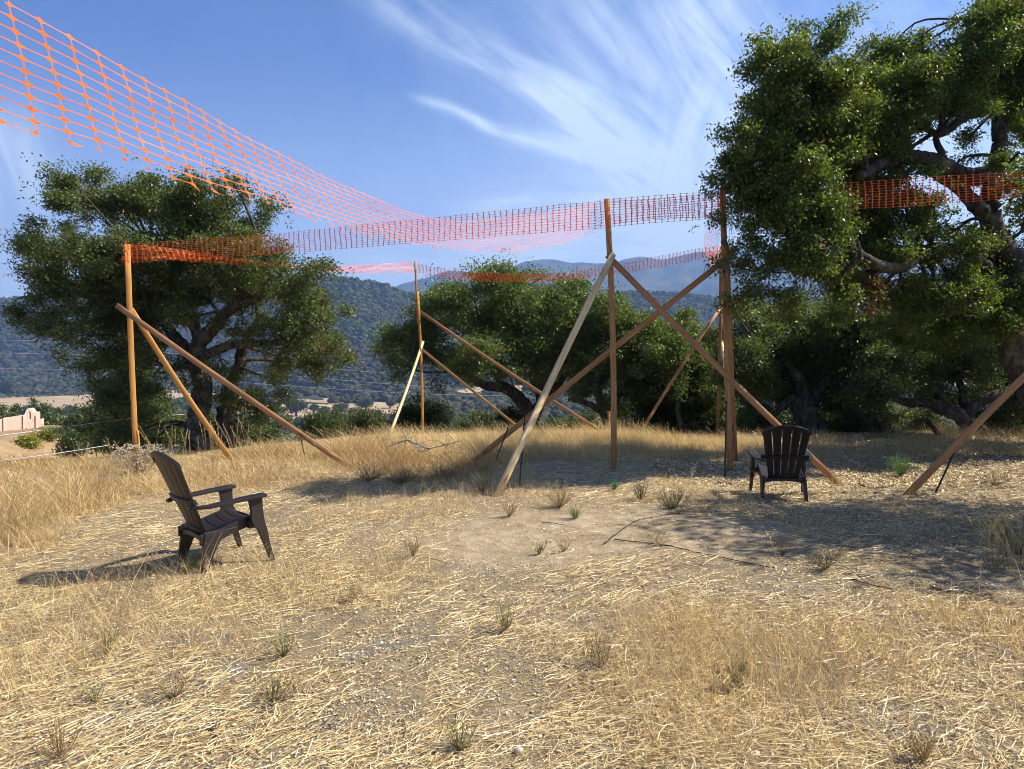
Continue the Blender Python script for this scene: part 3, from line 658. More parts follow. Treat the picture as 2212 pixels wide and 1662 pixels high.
# single oaks on the far meadows: one tree, copied with its parts
def meadow_oak(seed):
    gg = np.random.default_rng(seed); cc = []
    for k in range(11):
        a = gg.uniform(0, 6.28); q = gg.uniform(0, 2.6)
        cc.append((np.array([q * math.cos(a), q * math.sin(a), 3.4 + gg.uniform(-.9, 1.3) - q * .25]), (1.9, 1.9, 1.2)))
    return tree('x', (0, 0, 0), [([(0, 0, -1), (.1, 0, 1.2), (-.3, 0, 2.6)], .4, .25), ([(.1, 0, 1.2), (1.5, .3, 3)], .2, .1)], cc, 700, 7, .55, seed, [(.030, .045, .018), (.075, .095, .040)], spread=.36, gap=.3, freq=.4, twig_r=.05, puff=.9)
proto = [meadow_oak(301), meadow_oak(302)]
used = [False, False]
spots = [(790, 887, 1.25, 'round oak alone at the near edge of the far meadow, left of the far post'), (843, 883, .8, 'small flat oak on the meadow close to the far leaning brace'), (737, 897, 1.2, 'oak in the middle of the far meadow clump'),
         (680, 893, .8, 'small oak on the meadow behind the long left brace'), (640, 899, 1.7, 'largest dark oak standing on the meadow beside the left oak'), (700, 903, 1.0, 'oak at the lower left of the meadow clump'), (765, 908, 1.2, 'oak at the lower right of the meadow clump'),
         (600, 906, 1.2, 'oak half hidden by the long left brace on the meadow'), (815, 907, 1.0, 'oak below the round lone oak on the meadow'), (32, 850, .9, 'oak on the upper rim of the left meadow'), (8, 856, 1.3, 'oak at the left edge on the upper rim of the meadow'), (150, 905, 1.0, 'oak on the low meadow right of the pines')]
for i, (px, py, s_, lab) in enumerate(spots):
    j = i % 2; src = proto[j]; p = G(px, py)
    if not used[j]: o = src; used[j] = True
    else:
        o = src.copy(); COL.objects.link(o)
        for ch in list(src.children):
            c_ = ch.copy(); COL.objects.link(c_); c_.parent = o
    k = 1.65 * s_ * np.linalg.norm(p) / 620
    o.location = tuple(p); o.scale = (k, k, k); o.rotation_euler = (0, 0, i * 1.3); o['label'] = lab; o['group'] = 'oaks scattered over the far meadow'

# ------------------------------------------------------------------ story poles
def board(name, a, b_, w, t, m_, parent, face=None):
    """a sawn board from a to b; w = wide face, t = thickness; wide face turned towards `face`"""
    a = np.asarray(a, float); b_ = np.asarray(b_, float)
    if name == 'brace':                                    # every brace ends on the soil
        st = (b_ - a) / np.linalg.norm(b_ - a) * .02
        for _ in range(60):
            if b_[2] < float(gh(b_[0], b_[1])) - .01: break
            b_ = b_ + st
    ax = b_ - a; L = np.linalg.norm(ax); ax /= L
    f_ = np.array(face if face is not None else (0, -1, 0), float); s = np.cross(ax, f_); s /= np.linalg.norm(s); nn = np.cross(s, ax)
    bx = .004; prof = [(-w / 2 + bx, -t / 2), (w / 2 - bx, -t / 2), (w / 2, -t / 2 + bx), (w / 2, t / 2 - bx), (w / 2 - bx, t / 2), (-w / 2 + bx, t / 2), (-w / 2, t / 2 - bx), (-w / 2, -t / 2 + bx)]
    gg = np.random.default_rng(int(abs(a[0] * 977 + b_[2] * 131)) + 3); ns = 7; bow = gg.normal() * .006
    V = []
    for k in range(ns):
        z = L * k / (ns - 1); o_ = bow * math.sin(math.pi * k / (ns - 1)) * L
        V += [(x + o_, y, z) for x, y in prof]
    V = np.array(V); F = []
    for k in range(ns - 1):
        for j in range(8): F.append((k * 8 + j, k * 8 + (j + 1) % 8, k * 8 + 8 + (j + 1) % 8, k * 8 + 8 + j))
    n8 = [tuple(range(7, -1, -1)), tuple(range((ns - 1) * 8, ns * 8))]
    o = mesh(name, V, [np.array(F), np.array(n8)], m_, None)
    M = Matrix(((s[0], nn[0], ax[0], a[0]), (s[1], nn[1], ax[1], a[1]), (s[2], nn[2], ax[2], a[2]), (0, 0, 0, 1)))
    if parent is not None:
        o.parent = parent; o.matrix_parent_inverse = Matrix.Translation(-Vector(parent.location))
    o.matrix_basis = M
    return o
def down(p, q, z):                                       # extend the board from p through q to just below ground height z
    p = np.asarray(p); q = np.asarray(q); return q + (q - p) / np.linalg.norm(q - p) * z
WX, WT = .089, .038
# leftmost post
p1 = P(293, 985, 12.0)
sp1 = empty('story_pole', p1, 'leftmost timber post with two braces in front of the broad left oak', 'marker post', 'timber posts holding up the orange netting')
board('post', P(295, 1010, 12.0), P(275, 528, 12.0), WX, WX * .5, M_orange, sp1, (.45, -1, 0))
board('brace', P(252, 660, 11.90), P(727, 990, 11.45), WX, WT, M_red, sp1, (.1, -1, .1))
board('brace', P(283, 690 - 22, 12.07), P(487, 975, 12.5), WX, WT, M_orange, sp1, (.2, -1, 0))
board('foot_block', P(302, 995, 11.93), P(297, 930, 11.93), .04, .03, M_orange, sp1, (0, -1, 0))
# central post
p2 = P(1325, 1015, 10.75)
sp2 = empty('story_pole', p2, 'central timber post with a pale brace leaning towards the viewer', 'marker post', 'timber posts holding up the orange netting')
board('post', P(1325.5, 1035, 10.75), P(1311, 430, 10.7), WX, WT, M_fir, sp2, (0, -1, 0))
o = board('brace', P(1325, 549, 10.60), P(1068, 1086, 8.75), WX, WT * 1.2, M_pale, sp2, (.7, -1, .1)); o['label'] = 'pale knotty brace'
board('brace', P(1312, 552, 10.66), P(1803, 1037, 9.85), WX, WT, M_red, sp2, (0, -1, .1))
# right post
p3 = P(1577, 1018, 10.85)
sp3 = empty('story_pole', p3, 'right timber post whose top is buried in the near oak foliage', 'marker post', 'timber posts holding up the orange netting')
board('post', P(1577.5, 1036, 11.0), P(1561, 408, 10.9), WX, WT, M_fir, sp3, (-.1, -1, 0))
board('brace', P(1584, 548, 10.65), P(1010, 1008, 11.35), WX, WT, M_red, sp3, (0, -1, 0))
board('brace', P(1571, 552, 10.72), P(1590, 1002, 12.2), .045, WX, M_fir, sp3, (0, -1, 0))
board('splice', P(1575, 560, 10.9), P(1563, 520, 10.9), WX * 1.1, .03, M_fir, sp3, (0, -1, 0))
# far left post
sp4 = empty('story_pole', P(913, 935, 17), 'thin far post left of the middle oak, lower half doubled', 'marker post', 'timber posts holding up the orange netting')
board('post', P(903.5, 700, 17), P(897, 565, 17), .045, WT, M_orange, sp4, (.3, -1, 0))
board('post', P(913, 950, 16.97), P(902, 629, 16.96), .062, WT, M_orange, sp4, (.3, -1, 0))
board('brace', P(904, 671, 17.05), P(1318, 944, 15.2), .075, WT, M_red, sp4, (0, -1, .2))
board('brace', P(907, 752, 17.05), P(1122, 925, 16.5), .065, WT, M_fir, sp4, (0, -1, .2))
board('brace', P(914, 738, 16.9), P(836, 955, 15.2), .06, WT, M_pale, sp4, (.3, -1, 0))
# far right post
sp5 = empty('story_pole', P(1550, 945, 17), 'far orange post seen just left of the right post', 'marker post', 'timber posts holding up the orange netting')
board('post', P(1550, 955, 17), P(1558, 534, 17), .080, WT, M_red, sp5, (0, -1, 0))
board('brace', P(1557, 664, 16.95), P(1380, 940, 16.2), .070, WT, M_red, sp5, (0, -1, 0))
board('brace', P(1560, 740, 16.9), P(1577, 1010, 13.2), .035, .05, M_pale, sp5, (.3, -1, 0))
# post outside the frame at the right, only its brace is seen
sp6 = empty('story_pole', P(2345, 1040, 9.2), 'long brace slanting in from the right edge in front of the low oak', 'marker post', 'timber posts holding up the orange netting')
board('post', P(2350, 1060, 9.6), P(2318, 350, 9.4), WX, WT, M_fir, sp6, (0, -1, 0))
board('brace', P(2330, 700, 9.3), P(1968, 1062, 9.05), WX, WT, M_red, sp6, (-.2, -1, 0))

def stake(label, a, b_, r_, m_=None):
    a, b_ = np.asarray(a), np.asarray(b_); root = empty('stake', b_, label, 'stake', 'thin stakes pinning the braces')
    ax = (b_ - a) / np.linalg.norm(b_ - a); s = np.cross(ax, (0, 1, .1)); s /= np.linalg.norm(s)
    mb = MB(); q = 0
    tube(mb, [a, a + (b_ - a) * .5, b_ + ax * .08], [r_ * 1.0, r_, r_], 6)
    for k in range(int(np.linalg.norm(b_ - a) / .06)):         # studs down the shaft
        c_ = a + ax * (.03 + k * .06); tube(mb, [c_ - s * .0, c_ + s * r_ * 2.0], [r_ * .45, r_ * .35], 4)
    mb.build('shaft', m_ or M_stake, root)
    mb = MB(); tube(mb, [a - ax * .012, a + ax * .012], [r_ * 1.6, r_ * 1.5], 8); mb.build('cap', m_ or M_stake, root)
stake('black stake standing behind the foot of the pale knotty brace', P(1134, 893, 9.4), P(1121, 1062, 9.2), .011)
stake('black stake crossing the brace end in the middle grass', P(1097, 925, 10.9), P(1072, 992, 10.9), .010)
stake('tall black stake tight against the left side of the right post', P(1569, 868, 10.6), P(1566, 1028, 10.5), .012)
stake('dark stake beside the rear brace foot of the right post', P(1583, 900, 11.9), P(1583, 995, 11.9), .008)
stake('green metal stake poking above the grass behind the long left brace', P(644, 921, 11.6), P(656, 974, 11.6), .012, M_green)
stake('black stake under the long brace at the right', P(2064, 972, 9.2), P(2026, 1054, 9.1), .012)
stake('short orange wood stub at the end of the far long brace', P(1297, 921, 15.3), P(1294, 945, 15.3), .030, M_red)
stake('upright orange stub hidden behind the central post', P(1315, 890, 16), P(1316, 945, 16), .03, M_red)

# ------------------------------------------------------------------ netting
def ribbon(label, top, bot, length=None, rows=10, pitch=.093, seed=1, ruffle=.012, fray=0.0, det=True, ncol=None, group='orange mesh ribbons strung between the posts'):
    """top / bot: matching control points (px, py, depth) of the two selvedges"""
    gg = np.random.default_rng(seed)
    T = smooth_path([P(*q) for q in top], 10); B = smooth_path([P(*q) for q in bot], 10)
    s = np.concatenate([[0], np.cumsum(np.linalg.norm(np.diff(T, axis=0), axis=1))]); u = np.linspace(0, 1, len(T))
    n = ncol or int(s[-1] / pitch); us = np.interp(np.linspace(0, s[-1], n * 2 + 1), s, u)   # columns and midpoints between them
    Tt = np.stack([np.interp(us, u, T[:, k]) for k in range(3)], -1); Bb = np.stack([np.interp(us, np.linspace(0, 1, len(B)), B[:, k]) for k in range(3)], -1)
    v = np.linspace(0, 1, rows * 2 + 1)                                   # nodes and midpoints down the column
    G0 = Tt[:, None] * (1 - v)[None, :, None] + Bb[:, None] * v[None, :, None]
    along = np.gradient(Tt, axis=0); along /= np.linalg.norm(along, axis=1)[:, None] + 1e-9
    nrm = np.cross(along, Bb - Tt); nrm /= np.linalg.norm(nrm, axis=1)[:, None] + 1e-9
    ss_ = np.linspace(0, s[-1], n * 2 + 1)
    wv_ = (fbm(ss_[:, None] * 2.1 + v[None] * .8, v[None] * 2.5 + seed * 3.3 + 0 * ss_[:, None], seed, 3) - .5) * 2
    G0 = G0 + nrm[:, None] * (wv_ * ruffle * 3)[..., None] + along[:, None] * (((fbm(ss_[:, None] * 3.0, v[None] * 2 + seed, seed + 5, 2) - .5)) * ruffle * 2.5)[..., None]
    # centre line bellies a little
    mb = MB(); down_ = np.gradient(G0, axis=1); down_ /= np.linalg.norm(down_, axis=2)[..., None] + 1e-9
    al = np.gradient(G0, axis=0); al /= np.linalg.norm(al, axis=2)[..., None] + 1e-9
    c = G0[::2]; al_c = al[::2]; nc = c.shape[0]
    # vertical ribs with swollen nodes
    prof = np.where(np.arange(rows * 2 + 1) % 2 == 0, .0085, .0026)
    vv = np.linspace(0, rows * 2, rows * 8 + 1) if det else np.arange(rows * 2 + 1.0)
    ph = np.abs(((vv + 1) % 2) - 1)                                       # 0 at a node, 1 between nodes
    w = .0016 + (.0108 if det else .0115) * np.clip(1 - ph * 1.9, 0, 1) ** 1.3
    i0 = np.clip(np.floor(vv).astype(int), 0, rows * 2 - 1); fr = vv - i0
    ctr = c[:, i0] * (1 - fr)[None, :, None] + c[:, i0 + 1] * fr[None, :, None]
    ac = al_c[:, i0]
    Lf = ctr - ac * w[None, :, None]; Rg = ctr + ac * w[None, :, None]; m_ = len(vv)
    V = np.stack([Lf, Rg], 2).reshape(-1, 3); a = (np.arange(nc)[:, None] * m_ + np.arange(m_ - 1)[None]) * 2
    F = np.stack([a, a + 1, a + 3, a + 2], -1).reshape(-1, 4); mb.add(V, F)
    # long strands, thin in mid cell and flaring into the nodes
    nodes = c[:, ::2]; mid_ = G0[1::2, ::2]; dn = down_[::2, ::2]
    tt = np.array([0, .08, .2, .5, .8, .92, 1.0]) if det else np.array([0, .12, .5, .88, 1.0])
    wd = np.array([.0105, .0045, .0017, .0012, .0017, .0045, .0105]) if det else np.array([.009, .0026, .0016, .0026, .009])
    A0, A1 = nodes[:-1], nodes[1:]
    pts = A0[:, :, None] * (1 - tt)[None, None, :, None] + A1[:, :, None] * tt[None, None, :, None] + (mid_ - (A0 + A1) / 2)[:, :, None] * (4 * tt * (1 - tt))[None, None, :, None]
    up_ = pts - dn[:-1, :, None] * wd[None, None, :, None]; lo = pts + dn[:-1, :, None] * wd[None, None, :, None]
    k = len(tt); keep = np.ones((nc - 1, rows + 1), bool)
    if fray: keep[:, -1] = gg.random(nc - 1) > fray; keep[:, 0] = gg.random(nc - 1) > fray * .05
    V = np.stack([up_, lo], 3).reshape(-1, 3); b0 = np.arange((nc - 1) * (rows + 1)).reshape(nc - 1, rows + 1) * k * 2
    b0 = b0[keep]; a = b0[:, None] + np.arange(k - 1)[None] * 2
    F = np.stack([a, a + 1, a + 3, a + 2], -1).reshape(-1, 4); mb.add(V, F)
    if fray:                                                              # torn ends dangling from the lower selvedge
        for q in range(nc - 1):
            if not keep[q, -1] and gg.random() < .45:
                p = nodes[q, -1]; e = p + al_c[q, -1] * gg.uniform(.02, .07) + np.array([gg.normal() * .01, 0, -gg.uniform(.0, .05)])
                z_ = np.array([0, 0, .0028]); mb.add([p - z_ * 2, e - z_ * .3, e + z_ * .3, p + z_ * 2], [(0, 1, 2, 3)])
    root = mb.build('netting_ribbon', M_net); tag(root, label, 'netting', group); return root
def seg(a, b_, n_): return [tuple(np.array(a) * (1 - t) + np.array(b_) * t) for t in np.linspace(0, 1, n_)]
# near ribbon, from behind the camera's left to the central post
topx = [(-220, -118), (14, 6), (150, 82), (268, 150), (418, 232), (518, 291), (640, 352), (752, 405), (803, 429), (854, 449), (905, 466), (956, 476), (1025, 478), (1127, 466), (1229, 454), (1306, 430)]
def rz(px):                                              # depth along the straight line the ribbon follows
    u_ = (px - 1106) / FPX; s_ = (-1.48 - 2 * u_) / (8.7 * u_ - 2.97); return 2 + 8.7 * s_
bx_ = [(-190, 190), (70, 287), (215, 327), (332, 371), (482, 418), (594, 444), (706, 480), (808, 508), (856, 519), (905, 528), (955, 535), (1000, 540), (1062, 545), (1150, 538), (1240, 520), (1308, 492)]
tp = [(x, y, rz(x)) for x, y in topx]
bt = [(x, y, z[2] + dz) for (x, y), z, dz in zip(bx_, tp, [.10, .13, .14, .15, .16, .18, .2, .22, .24, .26, .28, .3, .3, .26, .16, .03])]
ribbon('wide bright orange ribbon sweeping from the top left corner, lower edge torn', tp, bt, seed=3, ruffle=.006, fray=.72)
ribbon('red ribbon running level from the leftmost post to the central post', [(276, 529, 11.97), (430, 517, 11.8), (600, 505, 11.6), (752, 489, 11.35), (950, 470, 11.15), (1150, 449, 10.9), (1310, 434, 10.66)],
       [(276, 568, 11.95), (430, 557, 11.8), (600, 548, 11.6), (752, 536, 11.35), (950, 521, 11.15), (1150, 504, 10.9), (1312, 492, 10.66)], seed=4, det=False, ruffle=.012)
ribbon('dark doubled ribbon between the central and the right post', [(1312, 431, 10.66), (1400, 424, 10.65), (1500, 417, 10.6), (1563, 412, 10.55)],
       [(1314, 490, 10.66), (1400, 482, 10.65), (1500, 476, 10.6), (1564, 468, 10.55)], seed=5, det=False, ruffle=.012)
ribbon('second layer of netting hanging slightly lower between central and right post', [(1312, 433, 10.72), (1400, 432, 10.74), (1500, 421, 10.68), (1563, 414, 10.6)],
       [(1314, 486, 10.74), (1400, 474, 10.75), (1500, 470, 10.7), (1564, 466, 10.6)], seed=6, det=False, ruffle=.02, pitch=.088)
ribbon('narrow orange ribbon sagging from the leftmost post back to the thin far post', [(280, 530, 12.05), (341, 534, 12.4), (443, 548, 13.0), (545, 563, 13.6), (613, 570, 14), (680, 576, 14.6), (760, 574, 15.5), (830, 570, 16.3), (896, 566, 17)],
       [(280, 560, 12.2), (355, 560, 12.5), (443, 567, 13.1), (545, 574, 13.7), (620, 579, 14.1), (690, 586, 14.7), (760, 590, 15.5), (830, 590, 16.3), (896, 589, 17)], seed=7, det=False, pitch=.10)
ribbon('far ribbon drooping over the middle oak between the two back posts', [(898, 569, 17), (956, 582, 17), (1011, 588, 17), (1060, 590, 17), (1127, 591.5, 17), (1195, 590, 17), (1263, 582, 17), (1331, 572, 17), (1400, 558, 17), (1502, 539, 17), (1558, 530, 17)],
       [(898, 589, 17.05), (956, 600, 17.1), (1018, 607, 17.1), (1070, 609, 17.1), (1132, 610, 17.1), (1198, 608, 17.1), (1263, 600, 17.1), (1331, 591, 17.1), (1400, 582, 17.1), (1502, 562, 17.1), (1558, 556, 17)], seed=8, det=False, ruffle=.02)
ribbon('steep twisted ribbon hanging between right post and the far right post', [(1562, 420, 10.6), (1545, 440, 11.5), (1530, 480, 13), (1522, 530, 15), (1530, 545, 16), (1558, 532, 17)],
       [(1562, 470, 10.6), (1558, 500, 11.5), (1552, 530, 13), (1538, 575, 15), (1542, 578, 16), (1558, 556, 17)], seed=9, det=False, ruffle=.02)
ribbon('vivid red ribbon crossing the near oak at the right edge', [(1565, 414, 10.6), (1680, 405, 10.4), (1797, 397, 10.2), (1937, 388, 9.95), (2039, 381, 9.8), (2212, 371, 9.6), (2318, 362, 9.45)],
       [(1566, 470, 10.6), (1680, 461, 10.4), (1797, 454, 10.2), (1937, 447, 9.95), (2039, 441, 9.8), (2212, 426, 9.6), (2318, 420, 9.45)], seed=10, det=False, ruffle=.014)
for k, (px, py, z) in enumerate([(272, 548, 11.95), (1562, 440, 10.52)]):        # bunched ends wrapped round the posts
    mb = MB(); gg = np.random.default_rng(k)
    for q in range(26):
        a = P(px + gg.uniform(-7, 3), py + gg.uniform(-20, 20), z - .04); b_ = a + [gg.normal() * .05, gg.normal() * .03, gg.normal() * .06]
        tube(mb, [a, (a + b_) / 2 + [0, -.02, 0], b_], [.003, .004, .002], 4)
    tag(mb.build('netting_knot', M_net), ['crumpled orange netting wrapped round the top of the leftmost post', 'crumpled orange netting wrapped round the top of the right post'][k], 'netting')

# ------------------------------------------------------------------ chairs
def lbox(mb, pts8): 
    mb.add(pts8, [(0, 3, 2, 1), (4, 5, 6, 7), (0, 1, 5, 4), (1, 2, 6, 5), (2, 3, 7, 6), (3, 0, 4, 7)])
def loft(sections):                                      # sections: list of (n,3) closed rings -> capped solid
    mb = MB(); s = [np.asarray(q, float) for q in sections]; n = len(s[0]); V = np.concatenate(s); F = []
    for k in range(len(s) - 1):
        for j in range(n): F.append((k * n + j, k * n + (j + 1) % n, (k + 1) * n + (j + 1) % n, (k + 1) * n + j))
    return V, np.array(F), [tuple(range(n - 1, -1, -1)), tuple(range((len(s) - 1) * n, len(s) * n))]
def solid(name, sections, parent, bevel=.006):
    V, F, caps = loft(sections)
    me = bpy.data.meshes.new(name); me.from_pydata([tuple(v) for v in V], [], [tuple(f) for f in F] + caps); me.update()
    o = link(name, me, M_resin, None); o.parent = parent
    import bmesh
    bm = bmesh.new(); bm.from_mesh(me); bmesh.ops.recalc_face_normals(bm, faces=bm.faces)
    if bevel:
        try: bmesh.ops.bevel(bm, geom=list(bm.edges), offset=bevel, segments=2, profile=.6, affect='EDGES', clamp_overlap=True)
        except Exception: pass
    bm.to_mesh(me); bm.free()
    me.polygons.foreach_set('use_smooth', np.zeros(len(me.polygons), bool)); return o
def rect(c, hx, hy, hz=None):                            # ring in the xy plane
    x, y, z = c; return [(x - hx, y - hy, z), (x + hx, y - hy, z), (x + hx, y + hy, z), (x - hx, y + hy, z)]
def chair(loc, heading, label):
    root = empty('lounge_chair', (0, 0, 0), label, 'chair', 'brown plastic slatted lounge chairs')
    # local frame: +y is the direction the sitter faces, x across
    lean = math.tan(R(26)); zb, zt = .30, .985
    def back(x, z, off=0.0): return (x, -.17 - (z - zb) * lean + off * .9 - .045 * (x / .28) ** 2 * -1, z + off * .4)
    def half(z): return np.interp(z, [.30, .60, .98], [.185, .238, .300])
    edges = np.linspace(-1, 1, 6)
    for k in range(5):
        a, b_ = edges[k], edges[k + 1]; secs = []
        for z in np.linspace(zb, 1.05, 9):
            h_ = half(z); xa, xb = a * h_ + .007, b_ * h_ - .007
            za, zc = (min(z, zt - .085 * abs(a) ** 2.2), min(z, zt - .085 * abs(b_) ** 2.2)) if z > .8 else (z, z)
            xm = (xa + xb) / 2; zm = min(z, zt - .085 * abs((a + b_) / 2) ** 2.2) if z > .8 else z
            secs.append([back(xa, za, -.009), back(xm, zm, -.013), back(xb, zc, -.009), back(xb, zc, .009), back(xm, zm, .004), back(xa, za, .009)])
        zs = [q for i_, q in enumerate(secs) if i_ == 0 or abs(q[1][2] - secs[i_ - 1][1][2]) > .004]
        solid('back_slat', zs, root, .003)
    # top rim joining the slats, middle rail at arm height and lower rail
    def rail(name, z0, hh, dep, ext=0.0, arch=False):
        secs = []
        for t in np.linspace(-1, 1, 13):
            z = z0 - (.085 * abs(t) ** 2.2 if arch else 0); x = t * (half(z) + ext)
            secs.append([back(x, z - hh, -dep - .012), back(x, z + hh, -dep - .012), back(x, z + hh, .010 if arch else -.004), back(x, z - hh, .010 if arch else -.004)])
        solid(name, secs, root, .004)
    rail('top_rim', .972, .020, .012, .002, True); rail('back_rail', .590, .020, .022, .05); rail('lower_rail', .322, .030, .014)
    # seat: five broad cross slats on a dished frame
    def sz(y): return np.interp(y, [-.20, -.05, .12, .26, .34], [.300, .318, .358, .385, .375])
    ys = np.linspace(-.19, .34, 6)
    for k in range(5):
        secs = []
        for x in np.linspace(-.235, .235, 9):
            dish = -.020 * (1 - (x / .235) ** 2); y0 = ys[k] + .005 - .015 * math.cos(x / .235 * 1.6); y1 = ys[k + 1] - .003 - .015 * math.cos(x / .235 * 1.6)
            secs.append([(x, y0, sz(y0) + dish), (x, (y0 + y1) / 2, sz((y0 + y1) / 2) + dish + .004), (x, y1, sz(y1) + dish), (x, y1, sz(y1) + dish - .014), (x, y0, sz(y0) + dish - .014)])
        solid('seat_slat', secs, root, .002)
    for s in (-1, 1):
        x = s * .245                                       # side rails under the seat, running back into the rear legs
        secs = []
        for y in np.linspace(-.24, .35, 9):
            z = sz(y); secs.append([(x - .014, y, z - .075), (x + .014, y, z - .075), (x + .014, y, z + .012), (x - .014, y, z + .012)])
        solid('side_rail', secs, root, .004)
        # rear leg: curves down and back from the rail
        secs = []
        for z, y0, y1, w in ((.325, -.20, .140, .020), (.300, -.20, .040, .021), (.25, -.212, -.040, .021), (.18, -.225, -.098, .021), (.09, -.240, -.145, .020), (0, -.245, -.192, .018)):
            xx = x + s * (.32 - z) * .06
            secs.append([(xx - w, y0, z), (xx + w, y0, z), (xx + w, y1, z), (xx - w, y1, z)])
        o = solid('leg', secs, root, .005)
        # front leg: broad panel under the arm narrowing to the foot
        secs = []
        for z, y0, y1, w in ((.552, .20, .362, .020), (.52, .225, .358, .020), (.45, .238, .358, .021), (.37, .232, .368, .023), (.315, .255, .380, .024), (.28, .300, .392, .024), (.15, .355, .415, .022), (0, .415, .460, .019)):
            xx = s * (.315 + (.54 - z) * .02) if z > .3 else s * (.320 + (.3 - z) * .05)
            secs.append([(xx - w, y0, z), (xx + w, y0, z), (xx + w, y1, z), (xx - w, y1, z)])
        solid('leg', secs, root, .005)
        sv = [(s * .25, .20, .285), (s * .31, .20, .285)]
        secs = [[(xx, .22, .30), (xx, .345, .30), (xx, .345, .375), (xx, .22, .36)] for xx in (s * .238, s * .318)]
        solid('seat_bracket', secs, root, .003)
        # armrest: wide paddle, turning in to meet the back rail
        secs = []
        for y, xc, w, z in ((-.335, .245, .030, .555), (-.27, .288, .034, .556), (-.18, .314, .040, .553), (-.05, .322, .048, .562), (.12, .326, .056, .570), (.30, .328, .058, .577), (.375, .328, .050, .578), (.395, .328, .038, .576)):
            secs.append([(s * xc - w, y, z - .026), (s * xc - w, y, z - .004), (s * xc - w * .75, y, z), (s * xc + w * .75, y, z), (s * xc + w, y, z - .004), (s * xc + w, y, z - .026)])
        solid('armrest', secs, root, .003)
    secs = [[(x, .340, .365), (x, .358, .362), (x, .358, .300 + .03 * (1 - (x / .26) ** 2)), (x, .340, .300 + .03 * (1 - (x / .26) ** 2))] for x in np.linspace(-.26, .26, 9)]
    solid('front_apron', secs, root, .003)
    secs = [[(x, -.215, .300 - .02 * (x / .25) ** 2), (x, -.19, .300 - .02 * (x / .25) ** 2), (x, -.19, .235 + .03 * (1 - (x / .25) ** 2)), (x, -.215, .235 + .03 * (1 - (x / .25) ** 2))] for x in np.linspace(-.25, .25, 9)]
    solid('rear_apron', secs, root, .003)
    root.location = loc; root.rotation_euler = (0, 0, heading); root.scale = (1, .90 if loc[0] < 0 else 1, 1.09 if loc[0] < 0 else 1.02)
    return root
def chair_at(x, y, fx, fy, label):                        # fx, fy: facing direction on the ground
    z = min(float(gh(x + a, y + b_)) for a in (-.2, .2) for b_ in (-.2, .2))
    return chair((x, y, z + .004), math.atan2(-fx, fy), label)
chair_at(-2.77, 6.20, math.cos(R(46)), math.sin(R(46)), 'brown slatted chair standing alone in the sun at left, facing right')
chair_at(3.47, 8.80, math.sin(R(13)), math.cos(R(13)), 'black looking slatted chair seen from behind in the shade at right')

# ------------------------------------------------------------------ dry grass, straw and litter (nobody could count them)
def bare(x, y):                                          # 1 on the sandy bare patch in the middle
    d = ((x - .9) / 2.3) ** 2 + ((y - 6.9) / 1.15) ** 2 + 1.1 * (fbm(x * .9, y * .9, 55, 3) - .5)
    return 1 - sst(.5, 1.25, d)
def leftband(x, y):
    e = 9.0 + .9 * sst(-3, 0, x) + 1.3 * (fbm(x * .5, y * .5, 61, 3) - .5)
    a = sst(e - .2, e + .7, y) * (1 - sst(-.5, .6, x)); b_ = (1 - sst(-5.0, -4.3, x + .25 * (y - 7) + .5 * (fbm(x, y, 62, 2) - .5))) * sst(5.6, 6.6, y)
    return np.maximum(a, b_)
def goldband(x, y):
    e = 11.5 + .8 * (fbm(x * .6, y * .6, 63, 3) - .5) + .5 * sst(2, 4, x)
    return sst(e, e + .5, y) * sst(-4.5, -3.0, x) * (1 - sst(4.8, 6.0, x))
def weeds(x, y):                                         # standing brown weeds in the right foreground
    d = ((x - 1.35) / 1.25) ** 2 + ((y - 4.05) / .85) ** 2 + 1.2 * (fbm(x * 1.6, y * 1.6, 65, 3) - .5)
    return 1 - sst(.35, 1.15, d)
STR = np.array([(.70, .52, .23), (.86, .70, .39), (.47, .35, .17), (.46, .32, .16), (.28, .21, .12), (.86, .77, .54)])
def straw_col(g, n_, w=(.34, .24, .16, .12, .08, .06)):
    c_ = STR[g.choice(6, n_, p=np.array(w) / sum(w))]; return c_ * (.8 + .4 * g.random((n_, 1)))
def blades(name, x, y, h, w, lean, bend, col_, mat_, head=None, seg_=3, seed=0):
    g = np.random.default_rng(seed); n_ = len(x); z = gh(x, y) - .01
    a = g.uniform(0, 2 * math.pi, n_); side = np.stack([np.cos(a), np.sin(a), 0 * a], -1)
    t = np.linspace(0, 1, seg_ + 1); base = np.stack([x, y, z], -1)
    ctr = base[:, None] + np.stack([lean[0][:, None] * (t * .5 + t ** 2 * .5 * bend) * h[:, None], lean[1][:, None] * (t * .5 + t ** 2 * .5 * bend) * h[:, None], (t - .12 * bend * t * t) * h[:, None]], -1)
    wt = w[:, None] * ((1 - t * .75)[None] if head is None else np.interp(t, [0, .7, .85, 1], head)[None])
    V = np.stack([ctr - side[:, None] * wt[..., None] / 2, ctr + side[:, None] * wt[..., None] / 2], 2).reshape(-1, 3)
    a_ = (np.arange(n_)[:, None] * (seg_ + 1) + np.arange(seg_)[None]) * 2
    F = np.stack([a_, a_ + 1, a_ + 3, a_ + 2], -1).reshape(-1, 4)
    return mesh(name, V, F, mat_, None, np.repeat(col_, 2 * (seg_ + 1), 0))
def scatter(g, n_, y0, y1, pw=1.0, mx=.80):
    y = y0 + (y1 - y0) * g.random(n_) ** pw; return g.uniform(-1, 1, n_) * (mx * y + .6), y

